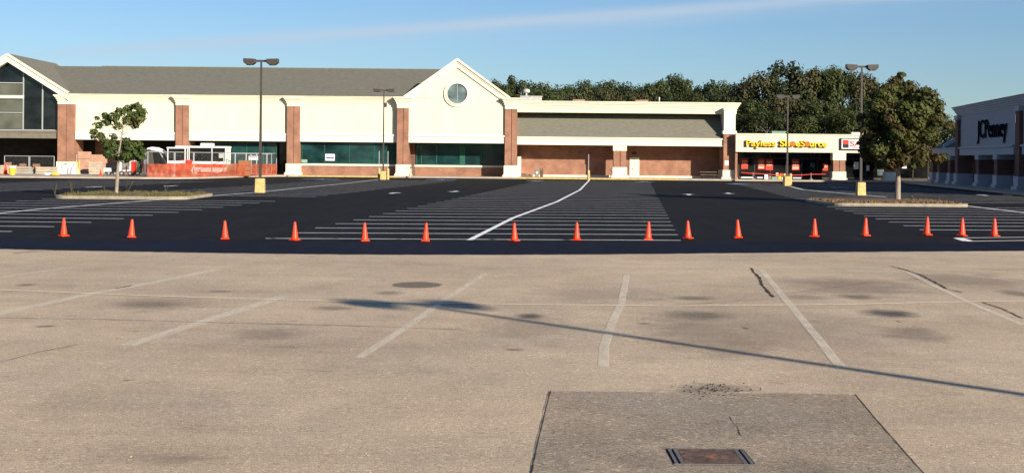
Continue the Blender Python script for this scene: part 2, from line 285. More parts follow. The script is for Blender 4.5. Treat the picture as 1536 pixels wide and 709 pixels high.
# ------------------------------------------------------------------ mesh helpers
class MB:
    def __init__(s): s.v = []; s.f = []
    def add(s, vs, fs):
        o = len(s.v); s.v += [tuple(v) for v in vs]; s.f += [[i+o for i in f] for f in fs]; return s
    def box(s, x0, x1, y0, y1, z0, z1):
        return s.add([(x0, y0, z0), (x1, y0, z0), (x1, y1, z0), (x0, y1, z0), (x0, y0, z1), (x1, y0, z1), (x1, y1, z1), (x0, y1, z1)],
                     [(0, 3, 2, 1), (4, 5, 6, 7), (0, 1, 5, 4), (1, 2, 6, 5), (2, 3, 7, 6), (3, 0, 4, 7)])
    def frus(s, x, y, z0, z1, a0, b0, a1, b1):
        vs = [(x+i*a0, y+j*b0, z0) for i, j in ((-1, -1), (1, -1), (1, 1), (-1, 1))]+[(x+i*a1, y+j*b1, z1) for i, j in ((-1, -1), (1, -1), (1, 1), (-1, 1))]
        return s.add(vs, [(0, 3, 2, 1), (4, 5, 6, 7), (0, 1, 5, 4), (1, 2, 6, 5), (2, 3, 7, 6), (3, 0, 4, 7)])
    def prism_xz(s, pts, y0, y1):        # pts (x,z), counter-clockwise seen from -Y
        n = len(pts); vs = [(x, y0, z) for x, z in pts]+[(x, y1, z) for x, z in pts]
        return s.add(vs, [list(range(n)), list(range(2*n-1, n-1, -1))]+[(i, i+n, (i+1) % n+n, (i+1) % n) for i in range(n)])
    def prism_yz(s, pts, x0, x1):
        n = len(pts); vs = [(x0, y, z) for y, z in pts]+[(x1, y, z) for y, z in pts]
        return s.add(vs, [list(range(n)), list(range(2*n-1, n-1, -1))]+[(i, i+n, (i+1) % n+n, (i+1) % n) for i in range(n)])
    def prism_xy(s, pts, z0, z1):
        n = len(pts); vs = [(x, y, z0) for x, y in pts]+[(x, y, z1) for x, y in pts]
        return s.add(vs, [list(range(n-1, -1, -1)), list(range(n, 2*n))]+[(i, (i+1) % n, (i+1) % n+n, i+n) for i in range(n)])
    def tube(s, a, b, r0, r1=None, n=10):
        a = Vector(a); b = Vector(b); r1 = r0 if r1 is None else r1; d = (b-a).normalized()
        u = d.orthogonal().normalized(); v = d.cross(u); vs = []
        for c, r in ((a, r0), (b, r1)): vs += [c+(u*math.cos(t)+v*math.sin(t))*r for t in [2*math.pi*i/n for i in range(n)]]
        return s.add(vs, [list(range(n-1, -1, -1)), list(range(n, 2*n))]+[(i, (i+1) % n, (i+1) % n+n, i+n) for i in range(n)])
    def path(s, pts, rs, n=8):
        for i in range(len(pts)-1): s.tube(pts[i], pts[i+1], rs[i], rs[i+1], n)
        return s
    def lathe(s, prof, x=0, y=0, z=0, n=24):
        vs = []; fs = []
        for r, h in prof: vs += [(x+r*math.cos(2*math.pi*i/n), y+r*math.sin(2*math.pi*i/n), z+h) for i in range(n)]
        for k in range(len(prof)-1): fs += [(k*n+i, k*n+(i+1) % n, (k+1)*n+(i+1) % n, (k+1)*n+i) for i in range(n)]
        fs += [list(range(n-1, -1, -1)), [(len(prof)-1)*n+i for i in range(n)]]
        return s.add(vs, fs)
    def disc_y(s, x, z, r0, r1, y0, y1, n=40):   # ring (or disc when r0 = 0) facing -Y
        vs = []
        for y in (y0, y1):
            for r in (r1, r0): vs += [(x+r*math.cos(2*math.pi*i/n), y, z+r*math.sin(2*math.pi*i/n)) for i in range(n)]
        fs = []
        for i in range(n):
            j = (i+1) % n
            fs += [(i, n+i, n+j, j), (i, j, 2*n+j, 2*n+i), (n+i, 3*n+i, 3*n+j, n+j), (2*n+i, 2*n+j, 3*n+j, 3*n+i)]
        return s.add(vs, fs)
    def quad(s, a, b, c, d): return s.add([a, b, c, d], [(0, 1, 2, 3)])
    def build(s, name, m, parent=None, off=None, smooth=False, bevel=0):
        me = bpy.data.meshes.new(name); o0 = Vector((0, 0, 0)) if off is None else Vector(off)
        me.from_pydata([tuple(Vector(v)-o0) for v in s.v], [], s.f); me.update()
        me.materials.append(MAT[m] if isinstance(m, str) else m)
        if smooth: me.polygons.foreach_set('use_smooth', [True]*len(me.polygons))
        o = bpy.data.objects.new(name, me); col.objects.link(o)
        if parent is not None: o.parent = parent
        if bevel:
            b = o.modifiers.new('b', 'BEVEL'); b.width = bevel; b.segments = 2; b.limit_method = 'ANGLE'
        return o
def tag(o, label=None, cat=None, group=None, kind=None):
    if label: o['label'] = label
    if cat: o['category'] = cat
    if group: o['group'] = group
    if kind: o['kind'] = kind
    return o
def thing(name, loc, label, cat, group=None, rz=0):
    o = bpy.data.objects.new(name, None); col.objects.link(o); o.location = loc; o.rotation_euler = (0, 0, rz); o.empty_display_size = .3
    return tag(o, label, cat, group)
def struct(name, mb, m, **k): return tag(mb.build(name, m, **k), kind='structure')
def copy_tree(o, parent=None):
    c = o.copy(); col.objects.link(c)
    if parent is not None: c.parent = parent
    for ch in list(o.children): copy_tree(ch, c)
    return c
def text_mesh(txt, size, ext=.04, bold=.02, sx=1.0, space=1.0):
    cu = bpy.data.curves.new('t', 'FONT'); cu.body = txt; cu.size = size; cu.extrude = ext; cu.offset = bold; cu.resolution_u = 4; cu.space_character = space
    o = bpy.data.objects.new('t', cu); col.objects.link(o)
    dg = bpy.context.evaluated_depsgraph_get(); me = bpy.data.meshes.new_from_object(o.evaluated_get(dg)); bpy.data.objects.remove(o)
    xs = [v.co.x for v in me.vertices]
    for v in me.vertices: v.co = (v.co.x*sx, -v.co.z, v.co.y)       # stand up, facing -Y
    me.update(); return me, (min(xs)*sx, max(xs)*sx)

# ------------------------------------------------------------------ ground
g = MB(); g.quad((-700, -300, 0), (700, -300, 0), (700, 1200, 0), (-700, 1200, 0)); struct('old_parking_lot', g, 'old_asphalt')
edge = [(-150, 371), (0, 373.3), (100, 375.6), (200, 377.2), (300, 378.8), (400, 380.3), (500, 381.4), (620, 381.9), (760, 382), (900, 381.4), (1020, 380.2), (1150, 379.2), (1250, 378), (1400, 377.0), (1536, 376.2), (1700, 375)]
def dens(pts, k=6, j=.12, seed=1):
    rr = random.Random(seed); out = []
    for i in range(len(pts)-1):
        for q in range(k):
            t = q/k; out.append((pts[i][0]*(1-t)+pts[i+1][0]*t, pts[i][1]*(1-t)+pts[i+1][1]*t+rr.uniform(-j, j)))
    return out+[pts[-1]]
E1 = [G(x, y) for x, y in dens(edge, 12, .22)]
e1 = [(-80, E1[0].y)]+[(p.x, p.y) for p in E1]+[(80, E1[-1].y)]
g = MB(); g.prism_xy(e1+[(80, 170), (-80, 170)], -.02, .004); struct('new_parking_lot', g, 'new_asphalt')
inner = [(-150, 356.5), (0, 358.2), (200, 360.0), (383, 362.6), (640, 364.2), (900, 364.2), (1020, 363.6), (1200, 361.5), (1400, 365), (1536, 364), (1700, 363)]
E2 = [G(x, y) for x, y in dens(inner, 8, .25, 3)]
e2 = [(-80, E2[0].y)]+[(p.x, p.y) for p in E2]+[(80, E2[-1].y)]
g = MB(); g.prism_xy(e1+e2[::-1], -.02, .008); struct('fresh_sealer_strip', g, 'sealer')

def ribbon(mb, pts, w_, z):
    """flat strip of width w_ along ground points"""
    pts = [Vector((p[0], p[1], 0)) for p in pts]; L_, R_ = [], []
    for i, p in enumerate(pts):
        d = (pts[min(i+1, len(pts)-1)]-pts[max(i-1, 0)]).normalized(); n_ = Vector((-d.y, d.x, 0)); ww = w_[i] if isinstance(w_, (list, tuple)) else w_
        L_.append(p+n_*ww/2); R_.append(p-n_*ww/2)
    for i in range(len(pts)-1):
        mb.quad((R_[i].x, R_[i].y, z), (R_[i+1].x, R_[i+1].y, z), (L_[i+1].x, L_[i+1].y, z), (L_[i].x, L_[i].y, z))
# old lot stall lines
ol = MB()
for pts, w_ in [([(-60, 484), (0, 470), (140, 440), (230, 424), (325, 404.5)], .20), ([(190, 518.5), (300, 484), (425, 444.5)], .19), ([(0, 416), (50, 409), (115, 400)], .10), ([(537, 537), (610, 490), (668, 449), (727, 410.5)], .11),
              ([(905, 550), (906, 520), (918, 484), (932, 455), (940, 412.5)], .11), ([(1262, 552), (1225, 505), (1178, 449), (1142, 405)], .11), ([(1535, 488), (1450, 452), (1400, 428), (1360, 407)], .10)]:
    ribbon(ol, [G(*p) for p in pts], w_, .004)
ol.v = [v for v in ol.v]; struct('worn_stall_lines', ol, 'old_line')
ol = MB(); ribbon(ol, [G(*p) for p in [(-40, 434), (0, 435), (140, 440.5), (300, 446.5), (430, 450), (560, 453.5), (800, 457), (1000, 459), (1250, 457), (1440, 453), (1560, 451)]], .085, .008)
struct('worn_centre_line', ol, 'old_line_thin')
# cracks
def crack(pts, w_, seed, m='crack_seal', amp=.012, z=.0062, name='crack'):
    rr = random.Random(seed); P_ = [G(*p) for p in pts]; out = []; ws = []
    for i in range(len(P_)-1):
        n_ = max(2, int((P_[i+1]-P_[i]).length/.12))
        for q in range(n_):
            p = P_[i].lerp(P_[i+1], q/n_); out.append((p.x+rr.uniform(-amp, amp), p.y+rr.uniform(-amp, amp))); ws.append(w_*rr.uniform(.4, 1.3))
    out.append(P_[-1][:2]); ws.append(w_*.3); mb = MB(); ribbon(mb, out, ws, z); struct(name, mb, m)
crack([(-30, 476.5), (0, 477), (150, 479), (330, 484), (520, 488.5), (700, 495)], .022, 1, amp=.006)
crack([(1127, 402), (1131, 409), (1139, 416), (1143, 427), (1152, 437), (1160, 446)], .05, 2)
crack([(1336, 399), (1360, 405), (1366, 408), (1378, 411), (1400, 422), (1420, 433), (1444, 439)], .042, 3)
crack([(1470, 403.5), (1500, 405), (1560, 407)], .045, 4, amp=.01)
crack([(825.5, 587), (818, 615), (808, 660), (796, 715)], .009, 5, amp=.004, z=.0085)
crack([(1283, 592), (1304, 618), (1345, 665), (1390, 715)], .009, 6, amp=.004, z=.0085)
crack([(1095, 625), (1106, 640), (1112, 655)], .008, 7, z=.0085)
crack([(0, 543), (60, 528), (117, 517)], .014, 8, amp=.012)
crack([(1180, 440), (1230, 434), (1300, 424), (1390, 418)], .014, 9, amp=.012)
crack([(980, 459), (1040, 456), (1110, 451), (1180, 447)], .014, 10, amp=.012)
crack([(20, 380), (45, 377.5), (75, 375.6)], .05, 11, amp=.01)
crack([(173, 433), (185, 431), (199, 428)], .05, 12, amp=.012)
crack([(1470, 452), (1500, 462), (1536, 478)], .03, 13, amp=.012)
# repair patch round the drain
c = [(826, 587), (940, 588), (1060, 590.5), (1180, 590), (1283, 592), (1345, 662), (1410, 740), (1100, 760), (786, 760), (808, 660)]
g = MB(); g.prism_xy([G(*p)[:2] for p in dens(c, 8, .05, 9)][::-1], -.02, .006); struct('asphalt_patch', g, 'patch_asphalt')
g = MB(); rr = random.Random(5)
for i in range(70):
    p = G(rr.gauss(1070, 28), rr.gauss(586, 5)); a = rr.uniform(0, 3.14); s_ = rr.uniform(.004, .011)
    g.frus(p.x, p.y, .004, .012, s_, s_*rr.uniform(.4, 1), s_*.5, s_*.4)
tag(g.build('crumbled_asphalt', 'crack'), 'loose dark asphalt crumbs along the far edge of the repair patch', 'rubble', kind='stuff')
g = MB(); rr = random.Random(6)
for i in range(150):
    px, py = rr.uniform(-20, 1560), 385+325*rr.random()**1.4; p = G(px, py); s_ = rr.uniform(.0025, .006)
    g.frus(p.x, p.y, 0, s_*1.2, s_, s_*.8, s_*.5, s_*.5)
tag(g.build('loose_gravel', 'block'), 'tiny pale stones scattered over the sandy old asphalt', 'gravel', kind='stuff')
# new lot stall lines : three double rows
def lerp(a, b, t): return a+(b-a)*t
K = .0945
def row(name, xl, xr, y0, n, sp=2.62, skip=(), tilt=0.0, wd=.14, y_of=None):
    mb = MB()
    for i in range(n):
        y = y0+i*sp
        if i in skip: continue
        a = (xl+K*y, y+tilt); b = (xr+K*y, y-tilt)
        pts = [(lerp(a[0], b[0], t), lerp(a[1], b[1], t)) for t in (0, .25, .5, .75, 1)]
        ribbon(mb, pts, wd, .0085)
    return struct(name, mb, 'new_line')
row('centre_stall_lines', -9.54, 1.18, 34.5, 37, sp=2.62, tilt=-.42)
def off_island(y, x0, x1): return 63 < y < 69.6
row('left_stall_lines', -27.8, -16.9, 33.4, 35, skip=(12, 13))
row('far_left_stall_lines', -45.8, -34.9, 44.2, 26)
row('right_stall_lines', 8.75, 24.2, 42.2, 34, sp=2.55, tilt=-.6, skip=(9, 10))
g = MB()
ribbon(g, [G(*p) for p in [(704, 360.5), (770, 327), (835, 303), (870, 285), (883, 271.5)]], .16, .013)
ribbon(g, [G(*p) for p in [(-60, 327), (0, 320), (60, 314), (135, 308), (200, 303), (262, 298)]], .17, .013)
ribbon(g, [G(*p) for p in [(280, 297), (330, 293), (388, 288.5), (450, 282), (512, 276), (572, 268.8)]], .17, .013)
ribbon(g, [G(*p) for p in [(1450, 309), (1500, 315), (1560, 322)]], .2, .013)
ribbon(g, [G(*p) for p in [(1186, 280), (1204, 284.5), (1240, 288), (1285, 292), (1330, 296)]], .2, .013)
struct('row_spine_lines', g, 'line_white')
g = MB()
ribbon(g, [G(*p) for p in [(1434, 357.3), (1600, 355.6)]], .14, .013); ribbon(g, [G(*p) for p in [(1450, 362.3), (1600, 360.3)]], .14, .013); ribbon(g, [G(*p) for p in [(1438, 357.6), (1452, 362)]], .3, .0135)
struct('end_stall_box_lines', g, 'line_white')
# arrows painted in the aisles
def arrow(px, py, up=1, s_=1.0):
    p = G(px, py); d = Vector((K, 1)).normalized()*up; n_ = Vector((d.y, -d.x)); mb = MB()
    def q(a, b): v = Vector((p.x, p.y))+n_*a*s_+d*b*s_; return (v.x, v.y, .0135)
    mb.quad(q(-.12, -1.3), q(.12, -1.3), q(.12, .3), q(-.12, .3)); mb.add([q(-.42, .3), q(.42, .3), q(0, 1.3)], [(0, 1, 2)])
    return mb
for px, py, up in [(141, 280.6, 1), (257, 279, -1), (591, 289.8, 1), (682, 287.3, -1), (1033, 292, 1), (1093, 290.2, -1), (1475, 293, 1), (1510, 292, -1)]:
    struct('lane_arrow', arrow(px, py, up), 'line_white')
# accessible bays with blue patches
def bluepatch(px0, px1, py):
    a = G(px0, py); b = G(px1, py); mb = MB(); d = 1.2
    mb.box(a.x, b.x, a.y-d, a.y+d, .001, .0125); struct('blue_bay_patch', mb, 'blue_paint')
    mb = MB(); m_ = (a.x+b.x)/2; mb.disc_y(0, 0, .3, .42, 0, .01, 16)
    mb.v = [(m_+x, a.y-.3+z, .017+y*.1) for x, y, z in mb.v]; mb.box(m_-.08, m_+.12, a.y+.1, a.y+.75, .016, .018); struct('wheelchair_symbol', mb, 'line_white')
for q in [(455, 512, 268.6), (640, 685, 269.3), (790, 815, 271.4), (950, 978, 272.6), (1090, 1118, 276), (1232, 1270, 281)]: bluepatch(*q)

# sidewalks
g = MB(); wl = [(-260, 117), (P(212, 0, 117.5).x, 117.5), (P(262, 0, 118.3).x, 118.3), (P(300, 0, 121).x, 121), (P(335, 0, 126).x, 126), (P(372, 0, 133).x, 133), (P(420, 0, 138.6).x, 138.6), (P(450, 0, 139.4).x, 139.4), (P(1103, 0, 139.4).x, 139.4), (P(1103, 0, 139.4).x, 152), (-260, 152)]
wl[0] = (-90, 117); wl[-1] = (-90, 152)
g.prism_xy(wl, -.02, .15); struct('store_sidewalk', g, 'concrete')
def strip_y(px0, px1, y0, z0, z1, d=.3):
    mb = MB(); a = P(px0, 0, y0).x; b = P(px1, 0, y0).x; mb.box(a, b, y0-.012, y0+d, z0, z1); return mb
struct('yellow_kerb', strip_y(452, 600, 139.4, .005, .156, .45), 'yellow_paint'); struct('yellow_kerb', strip_y(781, 1020, 139.4, .005, .156, .45), 'yellow_paint')
g = MB(); g.prism_xy([(P(1103, 0, 139.4).x, 138.4), (44, 138.4), (44, 142), (P(1103, 0, 139.4).x, 142)], -.02, .153); struct('shop_sidewalk', g, 'concrete')

# ------------------------------------------------------------------ the long store building
D = 143.0; S = F/D
def X(px, d=D): return (px-768)*d/F
def hx(px): return 238+.0095*(px-768)
def Z(px, py, d=D): return (hx(px)-py)*d/F+H
store = thing('store_building', (0, D, 0), 'long cream and brick store with two gables, round window and long shingle roof', 'building')
OS = (0, D, 0)
def sp_(name, mb, m, parent=None, **k):
    return mb.build(name, m, store if parent is None else parent, OS, **k)
Zg = .15
def cornice(mb, x0, x1, yf, z0, z1, over, steps=4, ends=True, back=.6):
    """stepped crown moulding, growing outward as it rises"""
    for i in range(steps):
        a = z0+(z1-z0)*(i/steps)**.85; b = z0+(z1-z0)*((i+1)/steps)**.85; o = over*((i+1)/steps)**1.3; e = o if ends else 0
        mb.box(x0-e, x1+e, yf-o, yf+back, a, b-(0 if i == steps-1 else .0))
def pier(px0, px1, yf, yb, zpl, zc, zt, capm='cream_trim', brick='brick', over=.36):
    x0, x1 = X(px0, yf), X(px1, yf); m = (x0+x1)/2; gz = .07
    mb = MB(); mb.box(x0+.05, x1-.05, yf+.06, yb, zpl, zc)
    mb.box(x0, m-gz, yf, yb-.05, zpl, zc); mb.box(m+gz, x1, yf, yb-.05, zpl, zc)
    p = sp_('pier', mb, brick)
    mb = MB(); mb.box(x0-.02, x1+.02, yf-.02, yb, zc, zc+(zt-zc)*.35); cornice(mb, x0-.03, x1+.03, yf-.03, zc+(zt-zc)*.35, zt, over, 4, back=.9); c_ = sp_('capital', mb, capm, p)
    mb = MB(); mb.box(x0-.09, x1+.09, yf-.09, yb, Zg+.32, zpl)
    mb.prism_xz([(x0-.24, Zg-.14), (x1+.24, Zg-.14), (x1+.24, Zg+.12), (x1+.09, Zg+.32), (x0-.09, Zg+.32), (x0-.24, Zg+.12)], yf-.2, yb)
    sp_('plinth', mb, 'plinth', p); return p
# body of the building behind the fronts
mb = MB(); mb.box(X(-230), X(345), 150, 200, 0, 8.0); mb.box(X(345)+.01, X(1099), 146.4, 199.9, 0, 6.9); sp_('store_body', mb, 'brick')
ZC0, ZC1 = 8.0, 8.52      # cornice
ZB0, ZB1 = 3.72, 4.52     # white band
bays = [(-66, 86), (111, 263), (282, 430), (449, 596)]
for i, (a, b) in enumerate(bays):
    if i == 0: continue
    x0, x1 = X(a), X(b)
    mb = MB(); mb.box(x0-.02, x1+.02, 143.5, 146.35, ZB1, ZC0); sp_('upper_wall', mb, 'cream')
    mb = MB(); mb.box(x0, x1, 143.36, 146.33, ZB0, ZB1-.12); mb.box(x0, x1, 143.28, 146.32, ZB1-.12, ZB1+.04); sp_('lower_band', mb, 'white_trim')
    mb = MB(); cornice(mb, x0-.02, x1+.02, 143.48, ZC0-.15, ZC1, .34, 5, ends=False); sp_('cornice', mb, 'cream_trim')
for a, b in [(86, 111), (263, 282), (430, 449)]: pier(a, b, 143.15, 146.3, 1.33, 7.5, 8.50)
pier(-91, -66, 143.15, 146.3, 1.33, 7.5, 8.5)
pier(595, 612.5, 142.85, 146.2, 1.36, 7.42, 8.60); pier(757, 775.5, 142.85, 146.2, 1.36, 7.42, 8.60)
# main roof
rx0, rx1 = X(60), X(655)
mb = MB(); mb.prism_yz([(143.15, 8.53), (143.15, 8.66), (155, 12.35), (155, 12.22)], X(100), rx1); mb.prism_yz([(155, 12.22), (155, 12.35), (167, 8.6), (167, 8.5)], X(100), rx1)
mb.add([(X(100)+.01, 143.15, 8.66), (X(100)+.01, 155, 12.35), (X(60, 155), 155, 12.35)], [(0, 1, 2)])
mb.box(X(100), rx1, 154.9, 155.1, 12.33, 12.42)
roof = sp_('roof', mb, 'shingle')
mb = MB(); mb.box(X(100), rx1, 143.05, 143.2, 8.53, 8.6); sp_('gutter', mb, 'cream_trim', roof)
mb = MB(); mb.prism_yz([(143.3, 8.4), (155, 12.2), (166.5, 8.4)], rx1-.2, rx1-.05); sp_('roof_end_wall', mb, 'cream', roof)
# gables
def gable(px, apy, halfpx, foot_z, yf, label):
    xa = X(px); za = Z(px, apy); hw = halfpx/S; f0 = foot_z; bt = .92
    return xa, za, hw, f0, bt
xa, za, hw, f0 = X(684.5), Z(684.5, 88), 80/S, 8.66
mb = MB(); w2 = X(757)-xa+.02; w1 = xa-X(612.5)+.02; sl = (za-f0)/hw
mb.prism_xz([(xa-w1, ZB1), (xa+w2, ZB1), (xa+w2, 8.58), (xa+w2, za-sl*w2-.2), (xa, za-.2), (xa-w1, za-sl*w1-.2), (xa-w1, 8.58)], 143.12, 146.3)
gb = sp_('gable_wall', mb, 'cream')
def rake(mb, xa, za, hw, f0, t, y0, y1, dz=0, sides=(-1, 1)):
    for s_ in sides:
        pts = [(xa, za+dz), (xa, za-t), (xa+s_*hw, f0-t), (xa+s_*hw, f0+dz)]
        if s_ > 0: pts = pts[::-1]
        # counter-clockwise not critical
        mb.prism_xz(pts, y0, y1)
mb = MB(); rake(mb, xa, za, hw, f0, .95, 142.98, 143.5); rake(mb, xa, za+.02, hw, f0+.02, .24, 142.84, 143.6, .03); rake(mb, xa, za-.36, hw, f0-.36, .08, 142.92, 143.2)
sp_('rake_moulding', mb, 'cream_trim', gb)
zc = Z(685, 140.5); mb = MB(); mb.disc_y(X(685), zc, 15.2/S, 20.2/S, 142.98, 143.13, 56); mb.disc_y(X(685), zc, 15/S, 16.6/S, 142.93, 143.12, 56); wr = sp_('round_window', mb, 'cream_trim', smooth=False)
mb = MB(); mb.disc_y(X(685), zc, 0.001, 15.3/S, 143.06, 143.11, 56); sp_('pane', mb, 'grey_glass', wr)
mb = MB(); mb.box(X(685)-.03, X(685)+.03, 143.03, 143.07, zc-1.05, zc+1.05); sp_('mullion', mb, 'alu', wr)
mb = MB(); x0, x1 = X(612.5), X(757); mb.box(x0, x1, 143.0, 146.3, ZB0, ZB1-.14); mb.box(x0, x1, 142.9, 146.29, ZB1-.14, ZB1+.05); sp_('lower_band', mb, 'white_trim')
mb = MB(); mb.prism_xz([(xa-hw+.2, 8.5), (xa+hw-.2, 8.5), (xa, za-.25)], 143.6, 160); sp_('gable_roof', mb, 'shingle')
# left entrance gable
xb, zb, hwb, fb = X(10), Z(10, 81), 92/S, 8.75
slb = (zb-fb)/hwb
mb = MB(); rake(mb, xb, zb, hwb, fb, .85, 142.9, 143.5); rake(mb, xb, zb+.02, hwb, fb+.02, .2, 142.78, 143.6, .03); gl = sp_('entrance_gable', mb, 'cream_trim')
mb = MB()
for s_ in (-1, 1):
    pts = [(xb, zb+.05), (xb+s_*(hwb+.1), fb+.0), (xb+s_*(hwb+.1), fb-.15), (xb, zb-.1)]
    mb.add([(p[0], 143.3, p[1]) for p in pts]+[(p[0], 158, p[1]) for p in pts], [(0, 1, 2, 3), (4, 7, 6, 5), (0, 4, 5, 1), (1, 5, 6, 2), (2, 6, 7, 3), (3, 7, 4, 0)])
sp_('entrance_roof', mb, 'shingle')
gw = X(86)-xb
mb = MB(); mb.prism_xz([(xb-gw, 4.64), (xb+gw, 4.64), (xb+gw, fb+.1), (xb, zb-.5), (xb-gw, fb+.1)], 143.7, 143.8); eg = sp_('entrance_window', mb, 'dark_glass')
mb = MB()
for px in (31, 60, -11, -40): 
    top = zb-.6-abs(X(px)-xb)*slb; mb.box(X(px)-.06, X(px)+.06, 143.58, 143.7, 4.64, top)
for py, a, b in [(124, -30, 31), (168.5, -62, 31), (194.5, -66, 86)]: mb.box(X(a), X(b), 143.6, 143.69, Z(15, py)-.05, Z(15, py)+.05)
sp_('mullions', mb, 'alu', eg)
mb = MB(); mb.box(X(-60), X(30.5), 143.66, 143.695, Z(15, 167), Z(15, 149)); mb.box(X(-60), X(30.5), 143.66, 143.695, Z(15, 193), Z(15, 170)); mb.box(X(-30), X(30), 143.66, 143.695, Z(15, 142), Z(15, 125.5)); sp_('painted_reflection_panes', mb, 'pale_pane', eg)  # opaque panes, pale reflection and inner wall painted as colour
mb = MB(); mb.box(X(-60), X(32), 143.55, 143.65, Z(15, 147.5), Z(15, 142.5)); sp_('white_header', mb, 'light_panel', eg)
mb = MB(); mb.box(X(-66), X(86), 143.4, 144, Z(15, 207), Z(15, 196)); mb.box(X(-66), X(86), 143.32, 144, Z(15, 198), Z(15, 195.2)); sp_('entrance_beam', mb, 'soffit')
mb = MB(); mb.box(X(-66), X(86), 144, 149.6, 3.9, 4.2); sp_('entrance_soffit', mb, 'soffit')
mb = MB(); mb.box(X(-66), X(112), 149.7, 149.99, .15, 3.9); mb.box(X(160), X(340), 149.7, 149.99, .15, 3.9); sp_('painted_bay_shade', mb, 'interior_shade')  # near-black sheets paint the deep shade inside the open bays
# bay 2 storefront glass and bay 3
def window(px0, px1, py0, py1, y, frames, m='teal_glass', fm='green_frame', w_=.05, ref=None, inset=0):
    r_ = (px0+px1)/2 if ref is None else ref
    z1, z0 = Z(r_, py0), Z(r_, py1); k = y/D
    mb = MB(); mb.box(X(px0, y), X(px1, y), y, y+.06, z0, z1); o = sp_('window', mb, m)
    mb = MB()
    for px in frames: mb.box(X(px, y)-w_, X(px, y)+w_, y-.05, y-.002, z0, z1)
    mb.box(X(px0, y), X(px1, y), y-.05, y-.003, z0, z0+.08); mb.box(X(px0, y), X(px1, y), y-.05, y-.003, z1-.08, z1); sp_('window_frame', mb, fm, o); return o
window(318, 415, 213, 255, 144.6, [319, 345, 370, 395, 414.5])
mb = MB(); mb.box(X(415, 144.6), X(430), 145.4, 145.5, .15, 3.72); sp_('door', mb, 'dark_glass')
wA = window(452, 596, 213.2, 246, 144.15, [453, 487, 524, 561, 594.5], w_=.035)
mb = MB(); mb.box(X(449), X(596), 144.0, 146.3, .1, 1.15); sp_('low_wall', mb, 'brick')
mb = MB(); mb.box(X(449), X(596), 143.9, 144.14, 1.15, 1.36); sp_('window_sill', mb, 'cream_trim')
mb = MB(); mb.box(X(488, 144), X(502, 144), 144.03, 144.07, Z(495, 241), Z(495, 231)); ns = sp_('paper_notice', mb, 'white_vinyl', wA)
mb = MB(); mb.box(X(489, 144), X(501, 144), 144.015, 144.028, Z(495, 238), Z(495, 235.5)); sp_('notice_print', mb, 'ink', ns)
mb = MB(); mb.box(X(373, 144.5), X(387, 144.5), 144.49, 144.53, Z(380, 240), Z(380, 234)); ns = sp_('paper_notice', mb, 'white_vinyl')
mb = MB(); mb.box(X(374, 144.5), X(386, 144.5), 144.475, 144.488, Z(380, 236.4), Z(380, 235)); sp_('notice_print', mb, 'ink', ns)
mb = MB(); mb.box(X(452, 144.1), X(461, 144.1), 144.09, 144.12, 1.45, 1.8); sp_('display_items', mb, 'hvac_green', wA)
# gable bay recess
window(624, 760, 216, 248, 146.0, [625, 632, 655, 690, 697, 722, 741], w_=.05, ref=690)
mb = MB(); mb.box(X(690, 146), X(697, 146), 145.93, 145.99, Z(690, 247), Z(690, 216)); sp_('green_panel', mb, 'green_frame')
mb = MB(); mb.box(X(622, 145.8), X(762, 146), 145.8, 146.3, .1, 1.12); sp_('low_wall', mb, 'brick')
mb = MB(); mb.box(X(622, 145.8), X(762, 146), 145.7, 145.99, 1.12, 1.32); sp_('window_sill', mb, 'cream_trim')
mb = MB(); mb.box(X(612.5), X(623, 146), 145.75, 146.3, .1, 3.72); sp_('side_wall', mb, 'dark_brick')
# right arcade part
xr0, xr1 = X(775.5), X(1103)
ZP0, ZP1, ZP2 = 7.12, 7.70, 8.34
mb = MB(); mb.box(xr0, X(1103)+.2, 143.75, 145.6, ZP0, ZP1); sp_('parapet_wall', mb, 'cream')
mb = MB(); cornice(mb, xr0, X(1103)+.2, 143.75, ZP1-.25, ZP2, .42, 5, ends=True); 
mb.v = [(max(v[0], xr0), v[1], v[2]) for v in mb.v]; sp_('parapet_cornice', mb, 'cream_trim')
mb = MB(); mb.prism_yz([(143.30, 4.44), (143.30, 4.56), (145.58, 7.14), (145.58, 7.0)], xr0, X(1085)); ar = sp_('arcade_roof', mb, 'shingle')
mb = MB(); mb.box(xr0, X(1085), 143.1, 146.35, 3.69, 4.34); mb.box(xr0, X(1085), 143.0, 143.6, 4.34, 4.48); mb.box(xr0, X(1085), 143.04, 143.3, 3.62, 3.72); sp_('arcade_fascia', mb, 'cream_trim')
# small pier
x0, x1 = X(920.5), X(939.5); m_ = (x0+x1)/2
mb = MB(); mb.box(x0+.05, x1-.05, 143.26, 144.2, 1.3, 3.05); mb.box(x0, m_-.07, 143.2, 144.15, 1.3, 3.05); mb.box(m_+.07, x1, 143.2, 144.15, 1.3, 3.05); p = sp_('pier', mb, 'brick')
mb = MB(); mb.box(x0-.05, x1+.05, 143.12, 144.3, 3.05, 3.69); sp_('capital', mb, 'cream_trim', p)
mb = MB(); mb.box(x0-.1, x1+.1, 143.1, 144.3, .45, 1.3); mb.box(x0-.22, x1+.22, 143.0, 144.4, 0.05, .45); sp_('plinth', mb, 'plinth', p)
